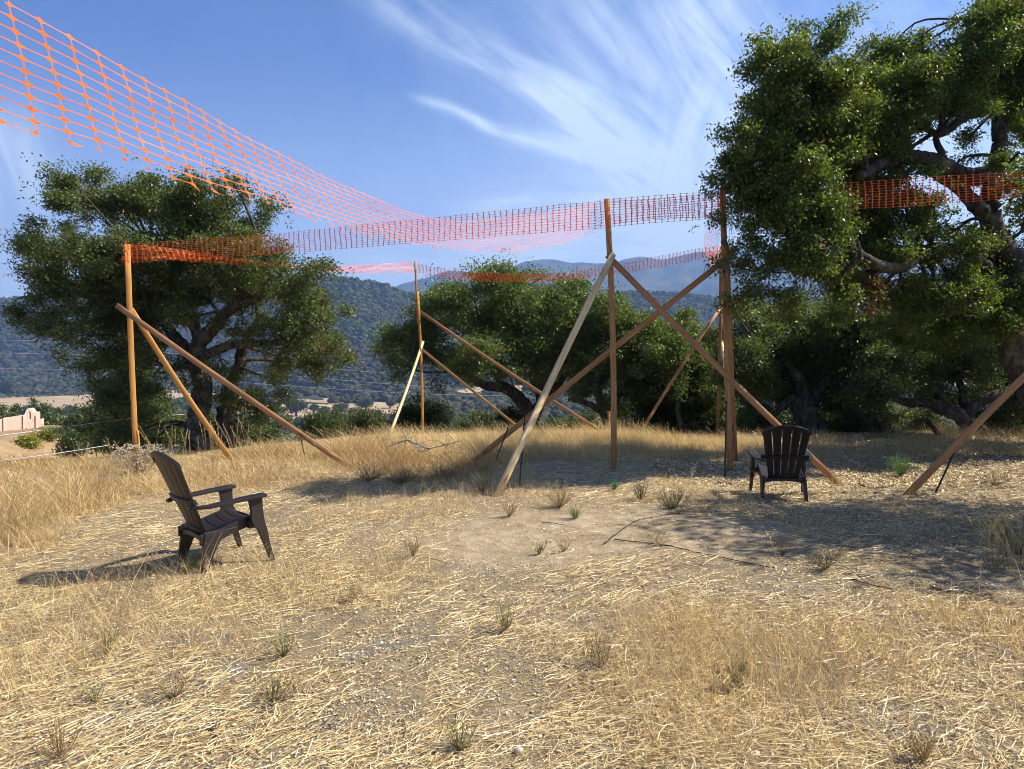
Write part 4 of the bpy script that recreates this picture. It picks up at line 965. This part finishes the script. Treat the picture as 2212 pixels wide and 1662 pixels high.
g = np.random.default_rng(101)                          # long straws lying on the ground, combed roughly one way
x, y = scatter(g, 150000, 2.3, 13.5, 1.25)
patch = fbm(x * 1.3, y * 1.3, 71, 3); k = g.random(len(x)) < (.25 + 1.6 * sst(.36, .60, patch)) * (1 - .93 * bare(x, y)) * (1 - .6 * sst(2.5, 4, x) * sst(7, 8.5, y)); x, y = x[k], y[k]; n_ = len(x)
az_ = R(33) + (fbm(x * .7, y * .7, 72, 2) - .5) * 2.2 + g.normal(size=n_) * np.where(g.random(n_) < .45 - .3 * sst(0, 2, x) * sst(5.5, 4, y), .25, 1.1)
L = .03 + .26 * g.random(n_) ** 3.4; w = .0010 + .0018 * g.random(n_) ** 1.5 + .00016 * y
d = np.stack([np.cos(az_), np.sin(az_), g.normal(size=n_) * .10], -1); s_ = np.stack([-np.sin(az_), np.cos(az_), g.normal(size=n_) * .6], -1)
c0 = np.stack([x, y, gh(x, y) + .003 + .022 * g.random(n_) ** 1.6 * sst(.35, .6, patch[k])], -1); bow = g.normal(size=(n_, 1)) * .11 * L[:, None]
pts = [c0 - d * L[:, None] / 2, c0 + s_ * bow * [1, 1, 0] + [0, 0, .002], c0 + d * L[:, None] / 2]
V = np.stack([q + s_ * w[:, None] / 2 * e for q in pts for e in (-1, 1)], 1).reshape(-1, 3)
a = np.arange(n_)[:, None] * 6; F = np.concatenate([a + [0, 1, 3, 2], a + [2, 3, 5, 4]])
tag(mesh('straw', V, F, M_straw, None, np.repeat(straw_col(g, n_, (.40, .24, .14, .10, .06, .06)), 6, 0)), kind='stuff')
x, y = scatter(g, 210000, 2.3, 13.5, 1.2)               # chaff and broken leaf bits
shade = sst(1.5, 4, x) * sst(6.5, 8, y)
k = g.random(len(x)) < (.35 + .9 * sst(.35, .65, fbm(x * 1.1 + 7, y * 1.1, 73, 3))) * (1 - .72 * bare(x, y)); x, y, shade = x[k], y[k], shade[k]; n_ = len(x)
dd = unit(g, n_) * [1, 1, .3]; up = unit(g, n_) * .5 + [0, 0, 1]
L = (.006 + .022 * g.random(n_) ** 2) * (1 + .06 * y) * (1 + .9 * shade); V, F = leaf_quads(np.stack([x, y, gh(x, y) + .003 + .010 * g.random(n_)], -1), dd, up, L, L * g.uniform(.15, .6, n_), .2)
cc = straw_col(g, n_, (.28, .22, .2, .12, .16, .10)); cc = np.where((g.random((n_, 1)) < .30 * shade[:, None]), np.array([.50, .42, .33]) * g.uniform(.6, 1.2, (n_, 1)), cc)
tag(mesh('leaf_litter', V, F, M_straw, None, np.repeat(cc, 4, 0)), kind='stuff')
x = g.uniform(2.2, 13, 90000); y = g.uniform(9.5, 18, 90000); k = (x < .8 * y + .6) & (g.random(len(x)) < (.3 + .8 * sst(.35, .6, fbm(x, y, 74, 3)))) & (goldband(x, y) < .5); x, y = x[k], y[k]; n_ = len(x)
dd = unit(g, n_) * [1, 1, .5]; up = unit(g, n_) * .6 + [0, 0, 1]; L = .03 + .05 * g.random(n_)
V, F = leaf_quads(np.stack([x, y, gh(x, y) + .004 + .02 * g.random(n_)], -1), dd, up, L, L * g.uniform(.15, .6, n_), .3)
tag(mesh('leaf_litter', V, F, M_straw, None, np.repeat(straw_col(g, n_, (.26, .16, .26, .2, .16, .06)), 4, 0)), kind='stuff')
x = g.uniform(3.5, 13, 16000); y = g.uniform(11.8, 16, 16000); k = (x < .8 * y + .6) & (fbm(x * .8, y * .8, 88, 3) > .5) & (goldband(x, y) < .5); x, y = x[k], y[k]; n_ = len(x)
tag(blades('dry_scrub', x, y, .08 + .26 * g.random(n_) ** 1.6, np.full(n_, .004), (g.normal(size=n_) * .6, g.normal(size=n_) * .6), 1.0, straw_col(g, n_, (.2, .06, .3, .26, .16, .02)), M_grass, [1, .8, 1.2, .5], 4, seed=9), kind='stuff')
# short stubble all over
x, y = scatter(g, 120000, 2.3, 13.5, 1.15)
f1 = fbm(x * .9 + 3, y * .9, 75, 4); k = g.random(len(x)) < (.08 + .9 * sst(.42, .65, f1)) * (1 - .97 * bare(x, y)) * (1 - .6 * sst(2.5, 4, x) * sst(7, 8.5, y)); x, y, f1 = x[k], y[k], f1[k]; n_ = len(x)
h = (.02 + .09 * g.random(n_) ** 1.6 + .10 * (g.random(n_) < .07)) * (.6 + 1.6 * sst(.45, .75, f1)); la = g.uniform(0, 6.28, n_); lm = g.uniform(.2, 1.5, n_)
tag(blades('dry_grass', x, y, h, .0014 + .0012 * g.random(n_) + .00022 * y, (np.cos(la) * lm, np.sin(la) * lm), .9, straw_col(g, n_, (.34, .16, .22, .22, .06, .02)), M_grass, seed=1), kind='stuff')
# brown weeds standing in the right foreground
x = g.uniform(-.4, 3.2, 15000); y = g.uniform(2.8, 5.6, 15000); ww = weeds(x, y); k = g.random(len(x)) < ww; x, y, ww = x[k], y[k], ww[k]; n_ = len(x)
h = (.05 + .24 * g.random(n_) ** 1.7) * (.5 + .5 * ww); la = g.uniform(0, 6.28, n_); lm = g.uniform(.1, 1.0, n_)
tag(blades('brown_weeds', x, y, h, .0012 + .0014 * g.random(n_), (np.cos(la) * lm, np.sin(la) * lm), .9, straw_col(g, n_, (.34, .12, .28, .20, .05, .01)), M_grass, [1, .7, 1.5, .4], 4, seed=2), kind='stuff')
# knee high grass at the left and behind
x = g.uniform(-13, 1.2, 150000); y = g.uniform(5.6, 14.5, 150000); k = (np.abs(x) < .8 * y + .8) & (g.random(len(x)) < leftband(x, y) * (.35 + .9 * sst(.35, .6, fbm(x * 1.1, y * 1.1, 77, 3)))); x, y = x[k], y[k]; n_ = len(x)
hh = fbm(x * .8 + 5, y * .8, 78, 3); h = (.10 + .24 * g.random(n_) ** 1.6) * (1 - .50 * sst(-3.9, -5.2, x) * sst(8.5, 9.5, y)) * (.35 + 1.5 * sst(.3, .7, hh) * (.5 + .8 * sst(.35, .65, fbm(x * 2.8, y * 2.8, 178, 2)))) * leftband(x, y) * (1 + .35 * (g.random(n_) < .01)); la = g.normal(size=n_) * .75
tag(blades('left_grass', x, y, h, .0022 + .0018 * g.random(n_) + .0001 * y, (-.15 + la, g.normal(size=n_) * .5), .9, straw_col(g, n_, (.34, .12, .24, .20, .09, .01)) * (1 - .35 * sst(.5, .7, fbm(x * .9 + 11, y * .9, 79, 3))[:, None] * [.8, 1, 1.1]), M_grass, [1, .8, 1.5, .5], 4, seed=3), kind='stuff')
x = g.uniform(-4.6, 6.0, 78000); y = g.uniform(11.2, 16, 78000); gb = goldband(x, y); k = g.random(len(x)) < gb; x, y, gb = x[k], y[k], gb[k]; n_ = len(x)
h = (.07 + .15 * g.random(n_) + .26 * (g.random(n_) < .22) * g.random(n_)) * (.5 + .5 * gb) * (.55 + .85 * sst(.25, .75, fbm(x * 1.5, y * 1.5, 79, 4))) * (1 - .35 * sst(2.2, 4.5, x)) * (1 - .3 * sst(-2, -4, x))
tag(blades('tall_golden_grass', x, y, h, .0026 + .002 * g.random(n_), (-.30 + g.normal(size=n_) * .38, g.normal(size=n_) * .35), 1.0, straw_col(g, n_, (.42, .26, .14, .12, .04, .02)) * (1 - .3 * sst(.5, .7, fbm(x * 1.3 + 4, y * 1.3, 179, 3))[:, None]), M_grass, [1, .6, 1.6, .3], 4, seed=4), kind='stuff')
# grass on the crest behind and a few tall single stalks in front
pts = [(1402, 1118, 6.9, -.30, .55), (1398, 1108, 6.9, -.35, .45), (1385, 1120, 6.8, -.62, .5), (1690, 1250, 5.2, -.25, .5), (1660, 1140, 6.2, -.3, .4), (1790, 1300, 5, -.15, .4), (2190, 1240, 5.4, -.4, .5), (2205, 1260, 5.3, -.5, .45), (2180, 1230, 5.6, -.2, .4), (2200, 1180, 6, -.35, .55), (2170, 1190, 6, .2, .4), (1440, 1420, 4.1, -.3, .5), (1530, 1460, 3.9, -.4, .55), (1480, 1500, 3.7, -.2, .5), (1700, 1560, 3.4, .15, .35), (660, 1060, 9, .1, .6), (850, 1040, 9.5, .35, .45), (620, 1065, 9.1, .5, .5)]
mb = MB(); gg = np.random.default_rng(9)
left = [(gg.uniform(330, 560), 985, 11.3, gg.uniform(-.35, .15), gg.uniform(.55, .95)) for _ in range(46)] + [(gg.uniform(100, 330), 1000, 10.5, gg.uniform(-.5, .1), gg.uniform(.4, .75)) for _ in range(26)] + [(gg.uniform(-10, 120), 1150, 7.6, gg.uniform(-.3, .3), gg.uniform(.25, .55)) for _ in range(30)] + [(gg.uniform(2120, 2230), gg.uniform(1180, 1290), 5.6, gg.uniform(-.4, .1), gg.uniform(.25, .5)) for _ in range(40)] + [(gg.uniform(560, 720), 1010, 10.6, gg.uniform(-.4, .2), gg.uniform(.4, .6)) for _ in range(16)]
for px, py, z, ln, h_ in pts + left:
    p = P(px, py, z); p[2] = float(gh(p[0], p[1])); yy = gg.uniform(-.2, .2)
    path = smooth_path([p, p + [ln * h_ * .4, yy * h_ * .4, h_ * .55], p + [ln * h_ * 1.0, yy * h_, h_ * .95]], 5)
    c_ = np.array([.60, .46, .22]) * gg.uniform(.7, 1.15)
    tube(mb, path, np.linspace(.0022, .0012, len(path)), 4, c_)
    for q in range(9):
        b_ = path[-1] + (path[-4] - path[-1]) * q / 9; e = b_ + (path[-1] - path[-3]) * .22 + gg.normal(size=3) * .010
        tube(mb, [b_, (b_ + e) / 2, e], [.001, .0028, .0008], 4, c_ * 1.1)
tag(mb.build('grass_stalks', M_grass), kind='stuff')
# gravel patches
x, y = scatter(g, 26000, 2.4, 6.2, 1.2); k = fbm(x * .9 + 2, y * .9 + 5, 85, 3) > .56; x, y = x[k][:9000], y[k][:9000]; n_ = len(x)
V = (IV[None, :12] * (.003 + .006 * g.random((n_, 1, 1)) ** 2) * (.7 + .6 * g.random((n_, 12, 1)))) * [1, 1, .7] + np.stack([x, y, gh(x, y) + .002], -1)[:, None]
t20 = np.array([(0, 11, 5), (0, 5, 1), (0, 1, 7), (0, 7, 10), (0, 10, 11), (1, 5, 9), (5, 11, 4), (11, 10, 2), (10, 7, 6), (7, 1, 8), (3, 9, 4), (3, 4, 2), (3, 2, 6), (3, 6, 8), (3, 8, 9), (4, 9, 5), (2, 4, 11), (6, 2, 10), (8, 6, 7), (9, 8, 1)])
F = (t20[None] + (np.arange(n_) * 12)[:, None, None]).reshape(-1, 3)
tag(mesh('gravel', V.reshape(-1, 3), F, M_straw, None, np.repeat(np.array([.36, .34, .31]) * (.4 + 1.1 * g.random((n_, 1))), 12, 0)), kind='stuff')

# ------------------------------------------------------------------ single weeds
def weed(label, px, py, h, wid, n_, seed, c1, c2, group='small bushy weeds dotted over the clearing'):
    h, wid = h * .88, wid * 1.05; c1 = np.array(c1) * .8 + np.array(BR2) * .2
    p = G(px, py); gg = np.random.default_rng(seed); root = empty('weed', p, label, 'weed', group); mb = MB(); c1, c2 = np.array(c1), np.array(c2)
    for k in range(int(n_ * .62) + 4):
        a = gg.uniform(0, 6.28); ln = gg.uniform(.1, 1) * wid; hh = h * gg.uniform(.5, 1)
        e = p + [ln * math.cos(a), ln * math.sin(a), hh]; m_ = (p + e) / 2 + [ln * math.cos(a) * .15, ln * math.sin(a) * .15, -hh * .04]
        path = smooth_path([p, m_, e], 3); u_ = gg.random(); cc = c1 * (1 - u_) + c2 * u_
        tube(mb, path, np.linspace(.0022, .0010, len(path)), 3, cc * .9)
        for q in range(3):
            b_ = path[gg.integers(2, len(path))]; t_ = b_ + gg.normal(size=3) * h * .09 + [math.cos(a) * h * .06, math.sin(a) * h * .06, h * .14]
            tube(mb, [b_, t_], [.0014, .0007], 3, cc)
            if gg.random() < .7: tube(mb, [t_, t_ + gg.normal(size=3) * .006, t_ + gg.normal(size=3) * .008 + [0, 0, .01]], [.001, .0035, .001], 4, cc * 1.3)
    mb.build('stems', M_grass, root); return root
GR1, GR2, BR1, BR2 = (.12, .22, .06), (.22, .32, .10), (.34, .25, .13), (.55, .42, .22)
for i, a in enumerate([('fresh green tuft at the near rear foot of the left chair', 405, 1238, .12, .09, 40, GR1, GR2), ('green tinged tuft just in front of the left chair foot', 430, 1232, .16, .05, 20, GR1, GR2),
     ('green bushy weed in the straw below and right of the left chair', 612, 1420, .20, .12, 44, GR1, BR2), ('green and brown weed between the chair and the middle of the clearing', 762, 1300, .14, .08, 30, GR1, BR2),
     ('tall thin weed in the left straw, mostly green', 232, 1415, .20, .09, 26, GR1, BR1), ('brown branching weed left of the bottom middle', 375, 1510, .20, .15, 30, BR1, BR1), ('reddish weed in the bottom left corner', 130, 1640, .20, .14, 30, BR1, (.30, .13, .06)),
     ('wide green brown weed at the lower left centre', 590, 1520, .19, .17, 44, (.12, .15, .05), BR1), ('thin leafy weed by the left edge of the straw', 205, 1520, .12, .08, 22, GR1, BR2), ('grey green weed left of the sandy patch', 892, 1205, .20, .13, 36, (.13, .16, .06), BR1),
     ('small bushy weed on the near edge of the sandy patch', 1165, 1200, .14, .07, 30, (.15, .17, .07), BR2), ('little dry weed beside it on the sandy patch', 1217, 1193, .12, .07, 22, BR1, BR2), ('bright green clump on the far rim of the sandy patch', 1243, 1122, .15, .11, 60, GR1, (.2, .26, .10)),
     ('dry weed on the sand where the long stick begins', 1425, 1182, .17, .12, 34, BR1, BR2), ('wide green weed in front of the right chair', 1782, 1232, .20, .20, 60, (.10, .15, .045), BR1), ('dark little weed left of the wide green one', 1690, 1200, .13, .07, 18, BR1, BR1),
     ('bushy dry weed behind the sand near the pale brace foot', 1208, 1098, .32, .20, 110, BR1, BR2), ('dry weed right at the foot of the pale brace', 1100, 1118, .22, .12, 46, BR1, BR2), ('dark green upright clump right of the central post', 1384, 1082, .24, .13, 80, (.04, .09, .03), (.10, .14, .05)),
     ('broad dark green clump farther right of the central post', 1452, 1100, .26, .24, 120, (.04, .08, .03), (.16, .15, .07)), ('vivid green tuft in front of the central post', 1326, 1060, .14, .08, 50, (.04, .20, .06), (.10, .30, .10)), ('dark weed in the shade left of the black brace stake', 1040, 1065, .30, .16, 60, (.10, .10, .05), BR1),
     ('tall green weed in the middle foreground', 1092, 1365, .24, .11, 40, (.10, .18, .05), BR2), ('slim weed at the bottom centre', 990, 1625, .18, .10, 36, (.10, .17, .04), BR2), ('bushy weed left of the standing brown weeds', 1300, 1440, .17, .10, 36, (.10, .15, .05), BR1),
     ('green spot among the standing brown weeds', 1595, 1490, .20, .07, 50, (.09, .15, .04), BR2), ('dry upright tuft near the bottom right corner', 1995, 1650, .16, .09, 60, BR1, BR2), ('green weed under the right edge of the shade', 2200, 1200, .35, .22, 70, (.05, .11, .03), (.14, .16, .06)),
     ('bright leafy green bush at the rim of the right clearing', 1946, 1030, .36, .22, 120, (.08, .20, .04), (.16, .34, .06)), ('dark dry brush at the right end of the clearing', 2150, 1050, .26, .34, 90, (.12, .09, .05), BR1), ('brown scrub left of the dead branch', 800, 1040, .30, .40, 150, BR1, (.10, .09, .05)),
     ('brown scrub in the shade under the far post braces', 960, 1035, .32, .42, 160, BR1, (.12, .11, .06)), ('purple brown scrub at the left of the shade band', 870, 1045, .30, .40, 150, (.20, .12, .08), BR1)]):
    lab, px, py, h, wd, n_, c1, c2 = a; weed(lab, px, py, h, wd, n_, 400 + i, c1, c2)
# cream flowered dry bush at the foot of the leftmost post
p = P(300, 985, 11.4); p[2] = float(gh(p[0], p[1])); root = empty('dried_flower_bush', p, 'dry bush of cream flower heads at the foot of the leftmost post', 'bush'); mb = MB(); mf = MB(); gg = np.random.default_rng(66)
for k in range(130):
    e = p + [gg.normal() * .22, gg.normal() * .18, gg.uniform(.12, .48)]; tube(mb, smooth_path([p, (p + e) / 2 + gg.normal(size=3) * .03, e], 2), [.004, .003, .003, .002, .002], 3, (.35, .25, .15))
    for q in range(10):
        c_ = e + gg.normal(size=3) * [.022, .022, .012]; r_ = gg.uniform(.006, .012); mf.add(IV[:12] * r_ + c_, t20, np.array([.72, .62, .46]) * gg.uniform(.6, 1.1))
mb.build('stems', M_grass, root); mf.build('flower_heads', M_moss, root)
for k, (px, py, lab) in enumerate([(1468, 968, 'white flower heads at the left end of the back grass rim'), (1500, 975, 'pale dry flower heads between the back posts'), (1610, 962, 'cream flower heads right of the right post')]):
    p = P(px, py + 20, 14.6); root = empty('wild_flowers', p, lab, 'flowers'); mf = MB(); mb = MB()
    for q in range(7):
        e = p + [gg.normal() * .20, gg.normal() * .1, gg.uniform(.12, .45)]; tube(mb, [p + (e - p) * [1, 1, 0], e], [.003, .002], 3, (.4, .32, .2))
        for w_ in range(6): mf.add(IV[:12] * gg.uniform(.010, .018) + e + gg.normal(size=3) * .022, t20, (.75, .70, .55))
    mb.build('stems', M_grass, root); mf.build('flower_heads', M_moss, root)
# fallen branches and sticks
def stick(label, pts, r0, r1, twigs, seed, name='fallen_branch'):
    gg = np.random.default_rng(seed); mb = MB(); q = smooth_path(pts, 6); q = q + gg.normal(size=q.shape) * r0 * .5; tube(mb, q, np.linspace(r0, r1, len(q)), 6, wob=.2, seed=seed)
    for k in range(twigs):
        b_ = q[gg.integers(1, len(q))]; e = b_ + gg.normal(size=3) * [.17, .12, .09] + [0, 0, .03]; m_ = (b_ + e) / 2 + gg.normal(size=3) * .04
        tube(mb, [b_, m_, e], [r1 * .8, r1 * .6, r1 * .3], 4)
        for w_ in range(2):
            e2 = m_ + gg.normal(size=3) * .12; tube(mb, [m_, e2], [r1 * .4, r1 * .2], 3)
    return tag(mb.build(name, M_bark if name == 'stick' else M_grey), label, 'branch')
stick('grey dead branch with bare twigs lying in the grass below the far thin post', [P(840, 965, 12), P(880, 952, 12), P(920, 968, 11.9), P(960, 962, 11.9), P(984, 955, 11.9)], .016, .007, 30, 1)
stick('second bare limb tangled under the far pale brace', [P(870, 930, 12.6), P(885, 955, 12.4), P(930, 985, 12.1), P(975, 978, 12)], .011, .005, 24, 2)
def on(px, py, up=.012): return G(px, py) + np.array([0, 0, up])
stick('long dark stick lying across the sand towards the right', [on(1325, 1168), on(1420, 1180), on(1500, 1196), on(1580, 1213), on(1680, 1232)], .006, .003, 2, 3, 'stick')
stick('crooked pale stick at the edge of the shade on the sand', [on(1305, 1178), on(1340, 1150), on(1375, 1128), on(1420, 1118), on(1470, 1110)], .007, .003, 2, 4, 'stick')
stick('short dark stick in the straw near the right edge', [on(2005, 1273), on(2050, 1282), on(2100, 1288)], .013, .007, 3, 5, 'stick')
stick('thin stick trailing right of the wide green weed', [on(1840, 1255), on(1880, 1268), on(1930, 1277)], .006, .003, 2, 6, 'stick')
stick('twig lying in the straw at the bottom left', [on(445, 1565), on(465, 1590), on(500, 1625)], .006, .003, 2, 7, 'stick')
stick('small dark twig on the sandy patch', [on(1172, 1131), on(1200, 1134), on(1240, 1142)], .005, .002, 1, 8, 'stick')
stick('charred stick in the shade left of the right chair', [on(1538, 1046), on(1570, 1048), on(1600, 1050)], .016, .010, 1, 9, 'stick')
stick('dark stick in the shade behind the right chair legs', [on(1850, 1048), on(1890, 1056), on(1930, 1052)], .014, .010, 2, 10, 'stick')
for k, (px, py, r_, lab) in enumerate([(1595, 1026, .040, 'rounded pale stone beside the foot of the right post'), (1120, 1690 - 60, .02, 'small stone in the bottom centre straw'), (1450, 1252, .018, 'small stone on the near side of the sandy patch')]):
    c_ = on(px, py, r_ * .5); gg = np.random.default_rng(k); V = IV * r_ * (1 + .18 * gg.normal(size=(len(IV), 1)) * .6) * [1.1, .9, .85] + c_
    tag(mesh('stone', V, IF, M_stone, smooth=True), lab, 'stone')

# ------------------------------------------------------------------ far things
def rope(name, label, cat, pts, r_, m_, group=None, twist=False, n_=8):
    mb = MB(); q = smooth_path([P(*a) for a in pts], n_); tube(mb, q, r_, 6); 
    if twist:
        d_ = np.concatenate([[0], np.cumsum(np.linalg.norm(np.diff(q, axis=0), axis=1))]); s = np.arange(0, d_[-1], .02); c_ = np.stack([np.interp(s, d_, q[:, k]) for k in range(3)], -1)
        for ph in (0, 2.1, 4.2): tube(mb, c_ + np.stack([0 * s, np.cos(s * 40 + ph) * r_ * .7, np.sin(s * 40 + ph) * r_ * .7], -1), r_ * .6, 4)
    return tag(mb.build(name, m_, smooth=True), label, cat, group)
rope('rope', 'white twisted rope slanting past the left edge above the grass', 'rope', [(-120, 952, 11), (0, 941, 12), (110, 927, 13.5), (222, 912, 15.5), (300, 903, 17), (400, 895, 19)], .006, M_rope, twist=True)
rope('rope', 'lower rope half hidden in the grass at the left edge', 'rope', [(-120, 1004, 9.8), (0, 995, 10.2), (120, 980, 10.8), (235, 962, 11.6)], .0045, M_rope, twist=True)
for pts, lab in [([(-200, 728, 130), (0, 735, 130), (160, 742, 130), (560, 783, 130), (900, 812, 130)], 'uppermost power line across the wooded valley'), ([(-200, 757, 130), (0, 763, 130), (250, 771, 130), (560, 805, 130), (870, 832, 130), (1100, 845, 130)], 'middle power line across the wooded valley'),
                 ([(-200, 793, 130), (0, 797, 130), (240, 802, 130), (569, 830, 130), (867, 849, 130), (1062, 855, 130), (1250, 856, 130)], 'lowest power line across the wooded valley')]:
    rope('power_line', lab, 'power line', pts, .035, M_wire, 'power lines spanning the valley', n_=14)
# utility pole among the right hand bushes
b0 = P(1980, 1010, 26); root = empty('utility_pole', b0, 'grey utility pole with cross arms among the bushes at right', 'pole')
mb = MB(); tube(mb, [b0, P(1982, 955, 26), P(1984, 908, 26)], [.055, .05, .045], 8); mb.build('pole', M_pole, root)
for (xa, ya, xb, yb) in ((1938, 950, 2010, 944), (1944, 960, 2004, 955), (1968, 914, 1992, 911)):
    mb = MB(); tube(mb, [P(xa, ya, 25.9), P((xa + xb) / 2, (ya + yb) / 2, 25.9), P(xb, yb, 25.9)], .03, 5); mb.build('cross_arm', M_pole, root)
mb = MB(); tube(mb, [P(1970, 909, 25.9), P(1990, 907, 25.9)], .03, 6); mb.build('insulator', M_pole, root)

# pink garden wall with a bell arch, far down the left slope
ZW = 60.0
wb = P(50, 921, ZW - 1.5); root = empty('garden_wall', wb, 'pale pink stucco wall with a curved bell arch, far down the slope at left', 'wall')
def slab(name, outline, depth, m_, parent, z0=ZW):
    f_ = np.array([P(x_, y_, z0 - 2.7 + .03 * x_) for x_, y_ in outline]); bk = f_ + np.array([0, depth, 0]); n_ = len(f_)
    me = bpy.data.meshes.new(name); me.from_pydata([tuple(v) for v in np.concatenate([f_, bk])], [], [tuple(range(n_)), tuple(range(2 * n_ - 1, n_ - 1, -1))] + [(i, i + n_, (i + 1) % n_ + n_, (i + 1) % n_) for i in range(n_)]); me.update()
    return link(name, me, m_, parent)
slab('wall_panel', [(-90, 922), (8, 904), (8.6, 940), (-90, 955)], .3, M_stucco, root); slab('wall_panel', [(9, 903), (50, 896.5), (50.8, 932), (9.4, 939)], .3, M_stucco, root); slab('wall_panel', [(78.5, 907), (89.8, 904.6), (90.2, 922), (79, 924)], .3, M_stucco, root)
for x_ in (8.2, 50.4, 78): slab('pilaster', [(x_ - 1.1, 897 if x_ > 20 else 903), (x_ + 1.1, 896.5 if x_ > 20 else 902.6), (x_ + 1.5, 936), (x_ - .7, 937)], .45, M_stucco, root, ZW - .08)
out = [(51, 935), (51, 897), (53.5, 894), (55.5, 889), (57, 885.5), (59.5, 883), (62.5, 882.2), (65.5, 883), (68, 886), (69.5, 889), (72, 890.6), (77, 890.2), (77.6, 928)]
hole = [(61, 906), (61, 897), (61, 894), (61.3, 892), (61.9, 890.4), (62.8, 889.2), (63.8, 888.8), (64.8, 889.2), (65.7, 890.4), (66.3, 892), (66.6, 894), (66.6, 897), (66.6, 906)]
f1_, h1_ = [P(x_, y_, ZW - 2.7 + .03 * x_) for x_, y_ in out], [P(x_, y_, ZW - 2.7 + .03 * x_) for x_, y_ in hole]; dpt = np.array([0, .5, 0]); n_ = 13
VV = f1_ + h1_ + [q + dpt for q in f1_] + [q + dpt for q in h1_]; FF = []
for i in range(n_):
    j = (i + 1) % n_; FF += [(i, j, n_ + j, n_ + i), (2 * n_ + i, 3 * n_ + i, 3 * n_ + j, 2 * n_ + j), (i, 2 * n_ + i, 2 * n_ + j, j), (n_ + i, n_ + j, 3 * n_ + j, 3 * n_ + i)]
me = bpy.data.meshes.new('bell_arch'); me.from_pydata([tuple(v) for v in VV], [], FF); me.update(); link('bell_arch', me, M_stucco, root)
bc = P(63.8, 897, ZW - 2.7 + .03 * 63.8 + .25); mb = MB(); prof = [(.0, .0), (.05, -.02), (.09, -.12), (.11, -.26), (.16, -.36), (.17, -.40)]
tube(mb, [bc + [0, 0, z_ * 1.4 - .02 * i] for i, (r_, z_) in enumerate(prof)], [r_ + .005 for r_, z_ in prof], 10); tube(mb, [bc + [0, 0, .30], bc], .03, 5)
tag(mb.build('bell', M_bell), 'dark bell hanging in the arch of the pink wall', 'bell')

# ------------------------------------------------------------------ haze
m = bpy.data.materials.new('haze'); m.use_nodes = True; n = m.node_tree; n.nodes.clear()
pv = n.nodes.new('ShaderNodeVolumePrincipled'); pv.inputs['Color'].default_value = (.34, .55, 1, 1); pv.inputs['Density'].default_value = 1.5e-4; pv.inputs['Anisotropy'].default_value = .2
mo = n.nodes.new('ShaderNodeOutputMaterial'); n.links.new(pv.outputs[0], mo.inputs['Volume'])
x0, x1, y0, y1, z0, z1 = -6500, 6500, -60, 6600, -420, 1250
Vb = [(x_, y_, z_) for z_ in (z0, z1) for y_ in (y0, y1) for x_ in (x0, x1)]
tag(mesh('haze', Vb, np.array([(0, 2, 3, 1), (4, 5, 7, 6), (0, 1, 5, 4), (2, 6, 7, 3), (0, 4, 6, 2), (1, 3, 7, 5)]), m), kind='stuff')
